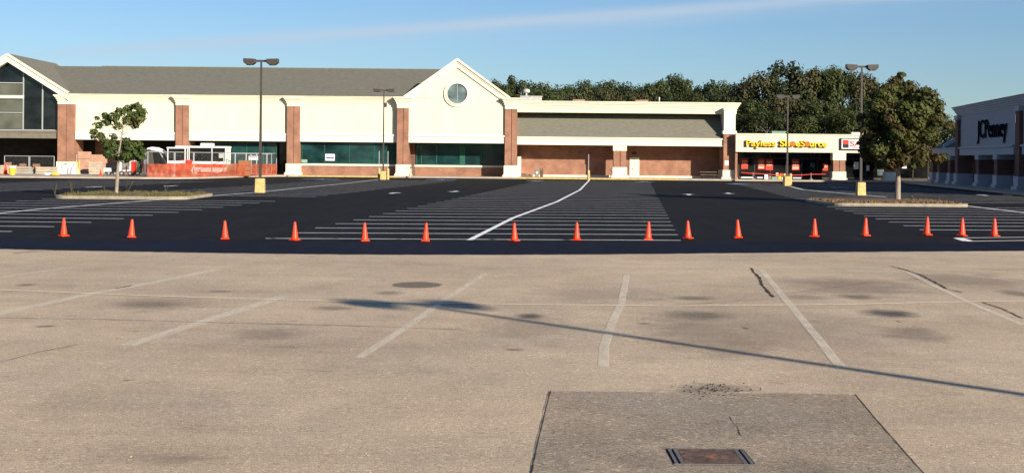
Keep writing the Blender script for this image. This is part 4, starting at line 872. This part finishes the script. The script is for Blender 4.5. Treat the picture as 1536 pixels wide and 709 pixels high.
def lot_tree(name, base, d, blobs_px, trunk_w, s_, dens_, m, label, seed, trunk_top, depth, fork, lw=.26, limb_m='bark'):
    px0, py0 = base; bx = (px0-768)*d/F; t = thing(name, (bx, d, .12), label, 'tree'); rr = random.Random(seed); k = d/F
    bl = []
    for q in blobs_px:
        px, py, rp = q[:3]; yo = q[3] if len(q) > 3 else rr.uniform(-depth, depth)
        bl.append(((px-px0)*k, yo, (hx(px)-py)*k+H-.12, rp*k))
    mb = MB(); zf = (hx(px0)-fork)*k+H; top = Vector(((trunk_top[0]-px0)*k, 0, (hx(px0)-trunk_top[1])*k+H))
    fk = Vector(((trunk_top[0]-px0)*k*.3, 0, zf))
    mb.path([(0, 0, -.1), (0, 0, .15), fk*.5, fk, fk.lerp(top, .5)+Vector((.04, .03, 0)), top], [trunk_w*1.5, trunk_w*1.1, trunk_w, trunk_w*.6, trunk_w*.3, trunk_w*.1], 12)
    lb_ = MB()
    for (x, y, z, r_) in bl:
        e = Vector((x, y, z)); zz = max(fk.z, min(top.z*.9, z-abs(Vector((x, y)).length)*.7)); st = fk.lerp(top, max(0, (zz-fk.z)/max(.01, top.z-fk.z)))
        mid = st.lerp(e, .5)+Vector((0, 0, -.08)); lb_.path([st, mid, e], [trunk_w*lw, trunk_w*lw*.6, trunk_w*.08], 7)
        for q in range(4): 
            dd = Vector((rr.gauss(0, 1), rr.gauss(0, 1), rr.gauss(0, .7))).normalized()*r_*.75; lb_.path([mid.lerp(e, .6), e+dd], [trunk_w*.18, trunk_w*.06], 5)
    tk_ = mb.build('trunk', 'bark', t); lb_.build('limbs', limb_m, tk_)
    crown(bl, s_, dens_, seed).build('crown', m, t); return t
big = [(1350, 113, 6), (1331, 131, 8), (1371, 128, 7), (1387, 139, 7), (1402, 156, 8), (1412, 172, 6), (1297, 152, 7), (1310, 143, 7), (1293, 176, 7), (1303, 214, 12), (1309, 224, 13), (1296, 196, 9), (1412, 190, 6), (1405, 215, 8), (1322, 247, 7), (1360, 250, 6), (1390, 244, 7), (1345, 165, 15, -1.3), (1360, 185, 15, -1.3), (1335, 200, 15, -1.3), (1352, 215, 14, -1.2), (1370, 160, 13, -1.2), (1325, 180, 13, -1.2), (1380, 205, 13, -1.2), (1348, 238, 12, -.9), (1352, 121, 12), (1338, 136, 17), (1362, 134, 17), (1318, 146, 16), (1378, 146, 17), (1345, 152, 22), (1306, 160, 13), (1394, 160, 15), (1328, 168, 22), (1366, 168, 22), (1402, 178, 14), (1304, 184, 16), (1388, 186, 19), (1338, 192, 24), (1362, 196, 22), (1312, 206, 19),
       (1398, 204, 14), (1307, 200, 11), (1335, 218, 22), (1372, 216, 20), (1315, 230, 16), (1350, 238, 17), (1385, 230, 15), (1402, 238, 10), (1330, 245, 11), (1411, 236, 7), (1372, 240, 12), (1303, 228, 9)]
lot_tree('maple_tree', (1347, 298), 66.8, big, .13, .085, 2300, 'maple_bronze', 'leafy bronze and green maple on the right parking island', 11, (1349, 150), 1.15, 250, .14, 'woods_bark')
small = [(186, 212, 8, .3), (196, 172, 8, .1), (168, 205, 6, .2), (204, 160, 8, .1), (212, 168, 8, -.1), (208, 177, 10, 0), (190, 162, 7, .2), (180, 168, 8, 0), (172, 176, 9, -.2), (190, 181, 9, .1), (200, 186, 8, .2), (160, 182, 8, 0), (148, 188, 7, -.1), (156, 173, 5, .1), (145, 177, 4, 0), (176, 189, 7, 0),
         (140, 198, 6, 0), (150, 204, 7, .1), (139, 206, 4, .1), (158, 213, 8, 0), (170, 219, 10, .1), (166, 231, 9, -.2), (182, 224, 11, .3), (196, 221, 11, 0), (207, 216, 7, .1), (190, 235, 11, -.1), (206, 230, 9, .1), (213, 236, 6, 0), (176, 235, 8, .2), (160, 222, 6, .2), (214, 226, 6, -.1)]
lot_tree('young_maple', (175, 290), 66.5, small, .085, .075, 2300, 'maple_green', 'small sparse young maple on the left grassy island', 21, (186, 166), .5, 232)
# woodland behind
def woods_proto(kind, seed):
    rr = random.Random(seed); bl = []; Hh = 10.0
    if kind == 'pine':
        for i in range(46):
            z = 1.5+8.2*rr.random()**.8; rad = (11.2-z)*.36*rr.uniform(.5, 1.0); a = rr.uniform(0, 6.28); bl.append((rad*math.cos(a), rad*math.sin(a), z-.3, rr.uniform(.7, 1.15)*(1.2-z*.05)))
        bl.append((0, 0, 9.5, .5))
    else:
        for i in range(34):
            a = rr.uniform(0, 6.28); z = rr.uniform(1.2, 8.7); env = math.sin(math.pi*min(1, (z/10.0))**.85); rad = 3.1*(.35+.75*env)*rr.uniform(.45, 1); bl.append((rad*math.cos(a), rad*math.sin(a), z, rr.uniform(.8, 1.45)))
        for i in range(5): bl.append((rr.uniform(-1.2, 1.2), rr.uniform(-1.2, 1.2), rr.uniform(8.4, 9.1), rr.uniform(.6, .9)))
    mb = MB(); mb.path([(0, 0, -.3), (0, 0, 2), (.1, .1, 5), (0, 0, 9)], [.28, .22, .16, .04], 8)
    for (x, y, z, r_) in bl[::3]: mb.path([(0, 0, max(.8, z-1.5)), (x, y, z)], [.09, .03], 5)
    tr = mb.build('trunk', 'woods_bark'); cr = crown(bl, .15, 150, seed, .85).build('crown', 'woods_mid'); return tr.data, cr.data, tr, cr
protos = []
for kind, seed in [('oak', 31), ('oak', 32), ('oak', 33), ('oak', 34), ('pine', 35), ('pine', 36)]:
    a, b, o1, o2 = woods_proto(kind, seed); bpy.data.objects.remove(o1); bpy.data.objects.remove(o2); protos.append((kind, a, b))
mesh_cache = {}
def crown_mesh(i, m):
    if (i, m) not in mesh_cache:
        me = protos[i][2].copy(); me.materials.clear(); me.materials.append(MAT[m]); mesh_cache[(i, m)] = me
    return mesh_cache[(i, m)]
def woods(px, top, d, wd, i, m, label):
    x = (px-768)*d/F; h_ = (hx(px)-top)*d/F+H; t = thing('woodland_tree', (x, d, 0), label, 'tree', 'trees of the wood behind the shops')
    sx = wd/6.6; t.scale = (sx, sx, h_/9.6); t.rotation_euler = (0, 0, random.uniform(0, 6.28))
    for nm, me in (('trunk', protos[i][1]), ('crown', crown_mesh(i, m))):
        o = bpy.data.objects.new(nm, me); col.objects.link(o); o.parent = t
sky_ = [(700, 128), (728, 124), (748, 121), (766, 117), (790, 119), (812, 122), (832, 128), (852, 127), (872, 119), (892, 126), (908, 119), (930, 124), (950, 129), (968, 126), (985, 121), (1008, 109), (1028, 117), (1050, 128), (1066, 123), (1082, 121), (1100, 124), (1120, 117), (1142, 108), (1168, 94), (1188, 96), (1212, 104), (1238, 101), (1262, 103), (1284, 108), (1308, 116), (1335, 124), (1365, 134), (1395, 150), (1420, 182), (1450, 186)]
kinds = {'oak': 'rounded', 'pine': 'spiky'}
tone = {'woods_dark': 'dark green', 'woods_mid': 'mid green', 'woods_olive': 'olive brown'}
ordn = ['first', 'second', 'third', 'fourth', 'fifth', 'sixth', 'seventh', 'eighth', 'ninth', 'tenth', 'eleventh', 'twelfth', 'thirteenth', 'fourteenth', 'fifteenth', 'sixteenth', 'seventeenth', 'eighteenth', 'nineteenth', 'twentieth']
ordn += ['twenty-'+o for o in ordn[:9]]+['thirtieth']+['thirty-'+o for o in ordn[:9]]
rr = random.Random(77)
for k, (px, top) in enumerate(sky_):
    pine = px in (1168, 766, 1066, 1188); i = rr.choice([4, 5]) if pine else rr.choice([0, 1, 2, 3])
    m = 'woods_dark' if pine else rr.choice(['woods_mid', 'woods_mid', 'woods_dark', 'woods_olive', 'woods_mid'])
    if px in (1120, 1142, 1212): m = 'woods_olive'
    if px in (1262, 1238): m = 'woods_mid'
    d = rr.uniform(188, 200); wd = 5.0 if px < 1110 else 6.6
    if 1400 < px: wd = 5
    woods(px, top, d, wd*(1.3 if pine else 1.08)*rr.uniform(.95, 1.15), i, m, f'{kinds[protos[i][0]]} {tone[m]} tree, {ordn[k]} along the wooded skyline from the gable rightwards')
# lower trees filling the wood in front and behind
k = 0
for px in range(735, 1110, 44):
    m = rr.choice(['woods_mid', 'woods_olive', 'woods_dark']); i = rr.choice([0, 1, 2, 3])
    woods(px+rr.uniform(-6, 6), rr.uniform(131, 138), 183, 6.0, i, m, f'low {tone[m]} tree half hidden by the arcade parapet, {ordn[k]} from the gable'); k += 1
k = 0
for px, top, d in [(1118, 150, 176), (1150, 165, 172), (1182, 140, 180), (1205, 172, 172), (1232, 150, 178), (1262, 165, 172), (1290, 150, 178), (1322, 165, 174), (1355, 170, 178), (1385, 185, 176)]:
    m = ['woods_mid', 'woods_dark', 'woods_olive', 'woods_mid', 'woods_mid'][k % 5]; i = k % 4
    woods(px, top, d, 6.4, i, m, f'leafy {tone[m]} tree low behind the shop row roof, {ordn[k]} from its brick end pier'); k += 1
# the tree line across the road behind the camera, seen only as dark reflections in the shop glass
for k in range(26):
    x = -78+k*6.3+rr.uniform(-1.5, 1.5)
    if k in (6, 13, 14, 20): continue
    t = thing('roadside_tree', (x, -70+rr.uniform(-6, 6), 0), 'leafy tree across the road behind the viewer, mirrored dark in the shop windows', 'tree', 'roadside trees behind the viewer'); sc_ = rr.uniform(.75, 1.2); t.scale = (sc_, sc_, sc_)
    for nm, me in (('trunk', protos[k % 4][1]), ('crown', crown_mesh(k % 4, 'woods_mid'))):
        o = bpy.data.objects.new(nm, me); col.objects.link(o); o.parent = t
# ------------------------------------------------------------------ storefront furniture
def can(px, w_, h_, d, m, label, emb=None):
    x = (px-768)*d/F; t = thing('trash_can', (x, d, .15), label, 'trash can')
    mb = MB(); mb.frus(0, 0, 0, h_*.72, w_*.46, w_*.4, w_*.5, w_*.44); mb.build('bin_body', m, t, bevel=.02)
    mb = MB(); mb.frus(0, 0, h_*.72, h_*.78, w_*.53, w_*.47, w_*.53, w_*.47)
    for i, j in ((-1, -1), (1, -1), (1, 1), (-1, 1)): mb.box(i*w_*.42-.03, i*w_*.42+.03, j*w_*.36-.03, j*w_*.36+.03, h_*.78, h_*.9)
    mb.frus(0, 0, h_*.9, h_, w_*.53, w_*.47, w_*.3, w_*.26); mb.build('hood', m, t)
    if emb: mb = MB(); mb.disc_y(0, h_*.42, .001, .11, -w_*.47-.03, -w_*.45, 16); mb.build('round_emblem', emb, t)
can(805.5, .5, 1.1, 144.6, 'can_grey', 'grey trash can with a pale round emblem by the brick wall', 'white_vinyl'); can(812.5, .36, .95, 144.8, 'can_brown', 'brown trash can beside the grey one by the brick wall')
xt = X(1062, 143.4); t = thing('picnic_table', (xt, 143.4, .15), 'dark picnic table with benches under the arcade by the end pier', 'picnic table')
mb = MB(); mb.box(-.9, .9, -.38, .38, .68, .74); mb.build('table_top', 'wood', t)
for s_ in (-1, 1):
    mb = MB(); mb.box(-.9, .9, s_*.72-.14, s_*.72+.14, .40, .45); mb.build('bench', 'wood', t)
    mb = MB(); mb.tube((s_*.6, -.35, 0), (s_*.6, .3, .68), .03); mb.tube((s_*.6, .35, 0), (s_*.6, -.3, .68), .03); mb.box(s_*.6-.03, s_*.6+.03, -.8, .8, .33, .40); mb.build('leg', 'dark_metal', t)
xt = X(1040, 143.8)
# green rail by the gable
t = thing('cart_rail', (X(616, 143.8), 143.9, .15), 'green tube rail for carts beside the round-window gable pier', 'rail')
mb = MB()
for a, b in [((-.25, 0, 0), (-.25, 0, 2.0)), ((.25, 0, 0), (.25, 0, 2.0)), ((-.25, 0, 2.0), (.25, 0, 2.0)), ((-.25, 0, .9), (.25, 0, .9)), ((-.25, .9, 0), (-.25, .9, 1.0)), ((-.25, 0, .95), (-.25, .9, .95))]: mb.tube(a, b, .035)
mb.build('rail_frame', 'green_frame', t)
mb = MB(); mb.box(-.15, .2, .1, .6, .35, 1.0); mb.build('basket_stack', 'block', t)

# ------------------------------------------------------------------ construction area
def XP(px, d): return (px-768)*d/F
def fence_run(name, pts, h_, label, net, seed=1, grp='chain link fence runs'):
    t = thing(name, (pts[0][0], pts[0][1], .15), label, 'fence', grp); rr = random.Random(seed); o = t.location
    for i in range(len(pts)-1):
        a = Vector((*pts[i], .15)); b = Vector((*pts[i+1], .15)); n_ = max(1, round((b-a).length/2.3)); up = Vector((0, 0, h_))
        for q in range(n_):
            p, r_ = a.lerp(b, q/n_), a.lerp(b, (q+1)/n_); e = (r_-p)*.02
            mb = MB()
            for s_ in (p+e, r_-e): mb.tube(s_, s_+up, .035, n=8)
            mb.tube(p+e+up, r_-e+up, .03, n=8); mb.tube(p+e+Vector((0, 0, .12)), r_-e+Vector((0, 0, .12)), .03, n=8); fr = mb.build('fence_frame', 'alu', t, o)
            mb = MB(); mb.quad(p+e, r_-e, r_-e+up, p+e+up); mb.build('wire_mesh', 'chain_link', fr, o)
    if net:
        mb = MB(); vs = []; cols_ = 0
        for i in range(len(pts)-1):
            a = Vector((*pts[i], .15)); b = Vector((*pts[i+1], .15)); n_ = 28; d = (b-a).normalized(); nn = Vector((d.y, -d.x, 0))
            for q in range(n_+1 if i == len(pts)-2 else n_):
                c_ = a.lerp(b, q/n_)
                for r_ in range(7):
                    z = r_/6*net*(1+.05*noise.noise(Vector((cols_*.2, 3, seed)))); off = .06+.09*noise.noise(Vector((cols_*.35, r_*.6, seed)))
                    vs.append(c_+nn*off+Vector((0, 0, z)))
                cols_ += 1
        fs = [(c_*7+r_, (c_+1)*7+r_, (c_+1)*7+r_+1, c_*7+r_+1) for c_ in range(cols_-1) for r_ in range(6)]
        mb.add(vs, fs); mb.build('orange_netting', 'orange_net', t, o, smooth=True)
    return t
fence_run('construction_fence', [(XP(212, 129), 129), (XP(221, 119.6), 119.6), (XP(262, 120), 120), (XP(318, 125), 125), (XP(415, 139.5), 139.5)], 2.25, 'chain link fence hung with orange netting round the machines', 1.18, 5)
fence_run('construction_fence', [(XP(6, 133), 133), (XP(82, 133), 133)], 1.75, 'bare chain link fence before the unfinished entrance gable', 0, 6)
fence_run('construction_fence', [(XP(114, 140), 140), (XP(152, 140), 140)], 1.9, 'short bare chain link panel beside the brick coloured boards', 0, 7)
fence_run('construction_fence', [(XP(345, 142), 142), (XP(408, 142), 142)], 2.2, 'bare chain link panels close to the green store window', 0, 8)
def wheel(mb_t, mb_r, x, y, z, r_, w_=.25):
    mb_t.tube((x, y-w_/2, z), (x, y+w_/2, z), r_, n=24); mb_r.tube((x, y-w_/2-.01, z), (x, y+w_/2+.01, z), r_*.55, n=16)
# white bus-like vehicle
dv = 131.0; vx0, vx1 = XP(263, dv), XP(339, dv); t = thing('bus', ((vx0+vx1)/2, dv+1.1, .15), 'white and red bus parked behind the orange netting', 'bus'); o = t.location
zr = 3.05
mb = MB(); mb.box(vx0, vx1, dv, dv+2.2, .5, 1.55); mb.box(vx0, vx1, dv+2.1, dv+2.2, 1.55, zr-.15)
for x in (vx0, vx0+1.3, vx1-1.45, vx1-.12): mb.box(x, x+.10, dv, dv+2.2, 1.55, zr-.15)
body = mb.build('body', 'machine_white', t, o, bevel=.04)
mb = MB(); mb.box(vx0-.05, vx1+.06, dv-.06, dv+2.26, zr-.2, zr); mb.build('roof', 'machine_white', t, o, bevel=.06)
mb = MB(); mb.box(vx0+.14, vx1-.16, dv+.03, dv+.06, 1.55, zr-.2); mb.box(vx1-.06, vx1-.03, dv+.15, dv+2.05, 1.55, zr-.2); mb.build('side_window', 'black_glass', t, o)
mb = MB(); mb.box(vx0, vx1+.01, dv-.012, dv-.002, .95, 1.3); mb.build('red_stripe', 'red', t, o)
mb = MB(); mb.box(vx0+2.3, vx0+3.5, dv+.5, dv+1.6, zr, zr+.3); mb.build('roof_unit', 'machine_white', t, o, bevel=.08)
mb = MB(); mb.box(vx1-.7, vx1-.25, dv-.01, dv+.029, 1.9, 2.35); mb.build('window_notice', 'hvac', t, o)
mt, mr = MB(), MB()
for x in (vx0+.9, vx1-.9):
    mt, mr = MB(), MB(); wheel(mt, mr, x, dv+.15, .55, .42); wh = mt.build('wheel', 'rubber', t, o); mr.build('rim', 'grey_metal', wh, o)
# small white excavator
de = 126.0; ex = XP(268, de); t = thing('excavator', (ex, de, .15), 'compact white excavator with cab and curved boom behind netting', 'excavator'); o = t.location
mb = MB(); mb.box(ex-1.0, ex+1.1, de-.8, de+.8, .75, 1.35); mb.box(ex+.3, ex+1.15, de-.75, de+.75, 1.35, 1.7); mb.build('body', 'red', t, o, bevel=.08)
cx0, cx1 = XP(254, de), XP(281, de)
mb = MB()
for x in (cx0, cx1-.08):
    for y in (de-.75, de+.2): mb.box(x, x+.09, y, y+.09, 1.35, 2.75)
mb.box(cx0-.05, cx1+.05, de-.8, de+.35, 2.75, 2.88); mb.box(cx0, cx1, de-.76, de-.7, 1.35, 1.6); cab = mb.build('cab', 'machine_white', t, o)
mb = MB(); mb.box(cx0+.09, cx1-.09, de-.71, de-.69, 1.6, 2.75); mb.build('window', 'black_glass', cab, o)
bp_ = [(254, 238), (247, 228), (238, 224), (228, 223), (221, 225)]; mb = MB()
pts = [(XP(a, de), de+.0, ZS(a, b, de)) for a, b in bp_]
for a, b in zip(pts, pts[1:]):
    mb.add([(a[0], de-.14, a[2]-.17), (b[0], de-.14, b[2]-.17), (b[0], de+.14, b[2]-.17), (a[0], de+.14, a[2]-.17), (a[0], de-.14, a[2]+.17), (b[0], de-.14, b[2]+.17), (b[0], de+.14, b[2]+.17), (a[0], de+.14, a[2]+.17)], [(0, 3, 2, 1), (4, 5, 6, 7), (0, 1, 5, 4), (1, 2, 6, 5), (2, 3, 7, 6), (3, 0, 4, 7)])
mb.build('boom', 'machine_white', t, o)
mb = MB(); mb.path([(XP(238, de), de, ZS(238, 226, de)), (XP(250, de), de, ZS(250, 246, de)), (XP(254, de), de, ZS(254, 256, de))], [.06, .07, .06], 8); mb.build('arm', 'grey_metal', t, o)
mb = MB(); mb.prism_xz([(XP(219, de), ZS(220, 246, de)), (XP(219, de)+.7, ZS(220, 246, de)), (XP(219, de)+.5, ZS(220, 224, de)), (XP(219, de)+.2, ZS(220, 224, de))], de-.3, de+.3); mb.build('bucket', 'dark_metal', t, o)
for y in (de-.75, de+.45):
    mb = MB(); n_ = 10; mb.prism_xz([(ex-1.1, .35), (ex-.95, .18), (ex+.95, .18), (ex+1.1, .35), (ex+1.1, .55), (ex+.95, .72), (ex-.95, .72), (ex-1.1, .55)], y, y+.3); mb.build('track', 'rubber', t, o)
# generator
dg_ = 125.0; gx0, gx1 = XP(178, dg_), XP(200, dg_); t = thing('generator', ((gx0+gx1)/2, dg_+.5, .15), 'white and red generator with square grille on a small trailer', 'generator'); o = t.location
mb = MB(); mb.box(gx0, gx1, dg_, dg_+1.1, .5, 1.62); mb.build('housing', 'machine_white', t, o, bevel=.05)
mb = MB(); mb.box(gx0+.3, gx1-.35, dg_-.03, dg_-.002, .72, 1.42); mb.build('grille', 'can_grey', t, o)
mb = MB(); mb.box(gx1-.2, gx1+.02, dg_-.01, dg_+1.12, .48, 1.5); mb.box(gx0-.02, gx1+.02, dg_-.02, dg_+1.1, .46, .56); mb.build('red_panel', 'red', t, o)
for s_ in (gx0+.3, gx1-.3): mt, mr = MB(), MB(); wheel(mt, mr, s_, dg_+.05, .38, .23, .15); wh = mt.build('wheel', 'rubber', t, o); mr.build('rim', 'grey_metal', wh, o)
mx0, mx1 = XP(157, 125.4), XP(176, 125.4); t = thing('compressor', ((mx0+mx1)/2, 125.9, .15), 'black rounded compressor with a white plate beside the generator', 'compressor'); o = t.location
mb = MB(); mb.tube((mx0+.1, 125.9, .85), (mx1, 125.9, .95), .48, .52, 18); mb.box(mx0, mx1, 125.5, 126.3, .35, .75); mb.build('tank', 'black', t, o)
mb = MB(); mb.box(mx0-.05, mx0+.62, 125.3, 125.48, .52, .86); mb.build('white_plate', 'white_vinyl', t, o)
for s_ in (mx0+.4, mx1-.2): mt, mr = MB(), MB(); wheel(mt, mr, s_, 125.45, .35, .2, .14); wh = mt.build('wheel', 'rubber', t, o); mr.build('rim', 'grey_metal', wh, o)
t = thing('green_machine', (XP(205, 127), 127, .15), 'dark green wheeled machine between the generator and orange netting', 'machine'); o = t.location
mb = MB(); mb.box(o.x-.35, o.x+.4, 126.6, 127.6, .4, 1.3); mb.box(o.x-.2, o.x+.25, 126.7, 127.4, 1.3, 1.5); mb.build('housing', 'machine_green', t, o, bevel=.05)
for s_ in (-.2, .25): mt, mr = MB(), MB(); wheel(mt, mr, o.x+s_, 126.55, .38, .23, .12); wh = mt.build('wheel', 'rubber', t, o); mr.build('rim', 'grey_metal', wh, o)
# tarp heap, boards, blocks
def heap(name, px0, px1, d, h_, m, label, seed, dep_=1.6):
    x0, x1 = XP(px0, d), XP(px1, d); n_ = 26; mb = MB(); vs = []
    for i in range(n_+1):
        for j in range(11):
            u, v = i/n_, j/10; e = (math.sin(math.pi*u)*math.sin(math.pi*v))**.28 if 0 < u < 1 and 0 < v < 1 else 0
            z = h_*e*(.78+.35*noise.noise(Vector((u*5, v*3, seed)))); vs.append((lerp(x0, x1, u), d+dep_*v, .13+max(0, z)))
    mb.add(vs, [(i*11+j, (i+1)*11+j, (i+1)*11+j+1, i*11+j+1) for i in range(n_) for j in range(10)])
    o_ = mb.build(name, m, smooth=True); return tag(o_, label, name.split('_')[-1])
heap('tarp_covered_pile', 84, 114, 133, 1.35, 'tarp', 'pale plastic tarp draped over a pile at the left pier', 4)
def stack(name, px0, px1, py0, d, m, label, cat, n_=1, dep_=1.0, gap=.03, tilt=0):
    x0, x1 = XP(px0, d), XP(px1, d); z1 = ZS((px0+px1)/2, py0, d); h_ = (z1-.15)/n_; mb = MB()
    for i in range(n_):
        j = .03*math.sin(i*5.1+px0); mb.box(x0+j, x1+j, d+j, d+dep_+j, .15+i*h_, .15+(i+1)*h_-gap)
    o_ = mb.build(name, m, bevel=.02); return tag(o_, label, cat)
stack('board_stack', 116, 134, 227, 136, 'board', 'tall stack of brick coloured boards right of the left pier', 'boards', 3, .6)
stack('board_stack', 134, 158, 231.5, 138, 'board', 'wide stack of brick coloured boards behind the grey blocks', 'boards', 2, .6)
stack('block_stack', 133, 151, 242.5, 133.5, 'block', 'stack of pale grey blocks before the brick coloured boards', 'blocks', 5, .9)
stack('block_stack', 0, 20, 247.5, 132, 'block', 'low stack of pale blocks behind the tall cone and yellow bucket', 'blocks', 4, 1)
stack('block_stack', 22, 50, 249.5, 133, 'concrete', 'low stack of grey slabs left of the tarp, under brick pieces', 'blocks', 3, 1)
stack('block_stack', 53, 83, 250, 132.5, 'block', 'low stack of pale blocks touching the tarp covered pile', 'blocks', 3, 1)
for px, d in [(11, 132.3), (34, 133.3), (54, 132.8)]:
    x = XP(px, d); z = {11: ZS(10, 247.5, 132), 34: ZS(36, 249.5, 133), 54: ZS(68, 250, 132.5)}[px]-.03
    mb = MB(); r2 = random.Random(px)
    for i in range(3):
        for j in range(3): q = r2.uniform(-.02, .02); mb.box(x-.32+i*.22+q, x-.12+i*.22+q, d+.02, d+.3, z+j*.1, z+j*.1+.092)
    tag(mb.build('brick_pile', 'brick'), {11: 'small pile of red bricks on the leftmost pale block stack', 34: 'small pile of red bricks on the grey slabs', 54: 'small pile of red bricks nearest the tarp covered pile'}[px], 'bricks')
heap('sand_heap', 60, 80, 125, .22, 'block', 'low heap of pale sand on the sidewalk left of the generator', 7, 1.2)
t = thing('yellow_ladder', (XP(117, 131), 131, .15), 'short yellow ladder leaning on the brick coloured boards', 'ladder'); mb = MB()
for s_ in (-.16, .16): mb.tube((s_, 0, 0), (s_-.25, .7, 1.35), .03)
mb.build('rail', 'yellow', t); mb = MB()
for i in range(1, 5): k = i/5; mb.tube((-.16-.25*k, .7*k, 1.35*k), (.16-.25*k, .7*k, 1.35*k), .02)
mb.build('rung', 'yellow', t)
def bigcone(px, d, h_, label, m='orange'):
    t = thing('traffic_cone', (XP(px, d), d, .155), label, 'traffic cone'); mb = MB(); w_ = h_*.24; mb.box(-w_, w_, -w_, w_, 0, .05); mb.build('cone_base', m, t)
    mb = MB(); mb.lathe([(w_*.8, .05), (w_*.2, h_*.95), (w_*.1, h_)], n=20); mb.build('cone_body', m, t, smooth=True)
bigcone(8.5, 125.5, 1.0, 'tall orange cone at the left kerb beside the yellow bucket'); bigcone(151, 124, .6, 'orange cone at the kerb just left of the black compressor')
t = thing('bucket', (XP(18.5, 124.5), 124.5, .15), 'yellow bucket with a white lid beside the tall orange cone', 'bucket')
mb = MB(); mb.lathe([(.24, 0), (.3, .62), (.31, .66)], n=20); mb.build('bucket_body', 'yellow', t, smooth=False); mb = MB(); mb.lathe([(.33, .66), (.33, .76), (.25, .80)], n=20); mb.build('lid', 'white_vinyl', t)
for px, d, m, lb in [(72, 123, 'white_vinyl', 'small white sack lying at the kerb left of the tarp'), (83, 122.6, 'yellow', 'small yellow sack lying at the kerb before the tarp')]:
    x = XP(px, d); mb = MB(); mb.lathe([(.05, 0), (.3, .04), (.34, .14), (.22, .24), (.04, .27)], x, d, .145, 16); mb.v = [(x+(v[0]-x)*1.25+.03*noise.noise(Vector(v)*4), v[1], v[2]) for v in mb.v]; tag(mb.build('sack', m, smooth=True), lb, 'sack')
# drums and odds inside the fenced yard
for px, d, m, lb in [(344, 132, 'machine_green', 'green drum standing behind the netting right of the bus'), (356, 134, 'machine_green', 'green drum standing farther right inside the fenced yard')]:
    t = thing('drum', (XP(px, d), d, .15), lb, 'drum'); mb = MB(); mb.lathe([(.36, 0), (.36, .3), (.38, .32), (.36, .34), (.36, .62), (.38, .64), (.36, .66), (.36, 1.05)], n=22); mb.build('drum_body', m, t); mb = MB(); mb.lathe([(.37, 1.05), (.37, 1.1), (.3, 1.11)], n=22); mb.build('lid', 'hvac_green', t)
stack('crate_stack', 358, 374, 240, 132, 'rust_bright', 'orange crates stacked behind the netting near the far fence corner', 'crates', 3, 1)

# ------------------------------------------------------------------ drain grate in the foreground
ga, gb_, gc, gd = G(1003, 674.5), G(1120, 675), G(1129.5, 698.5), G(1006, 698.5)
x0, x1 = (ga.x+gd.x)/2, (gb_.x+gc.x)/2; y0, y1 = (gc.y+gd.y)/2, (ga.y+gb_.y)/2
t = thing('drain_cover', ((x0+x1)/2, (y0+y1)/2, 0), 'rusty square drain cover set in the dark asphalt patch', 'drain cover'); hx_, hy_ = (x1-x0)/2, (y1-y0)/2
mb = MB(); mb.box(-hx_, hx_, -hy_, hy_, 0, .0085); mb.build('painted_pit', 'pit_shade', t)  # solid slab, its black colour stands in for shade under the slots
mb = MB(); mb.box(-hx_, hx_, -hy_, -hy_+.012, .0085, .014); mb.box(-hx_, hx_, hy_-.012, hy_, .0085, .014)
for s_ in (-1, 1):
    for a, b in ((.012, .034), (.052, .08)): mb.box(min(s_*(hx_-a), s_*(hx_-b)), max(s_*(hx_-a), s_*(hx_-b)), -hy_+.012, hy_-.012, .0085, .0145)
mb.build('frame', 'steel', t)
mb = MB(); mb.box(-hx_+.083, hx_-.083, -hy_+.018, hy_-.018, .0085, .0135); pl = mb.build('plate', 'rust', t)
mb = MB(); mb.add([(-.05, .02, .0138), (.0, -.07, .0138), (.05, -.06, .0138), (.02, -.02, .0138), (.055, .02, .0138), (.03, .0, .0138)], [(0, 1, 3, 5), (1, 2, 3)]); mb.add([(-.05, .02, .0138), (.055, .045, .0138), (.05, .02, .0138), (.0, .0, .0138)], [(0, 3, 2, 1)]); mb.build('rust_patch', 'rust_bright', pl)
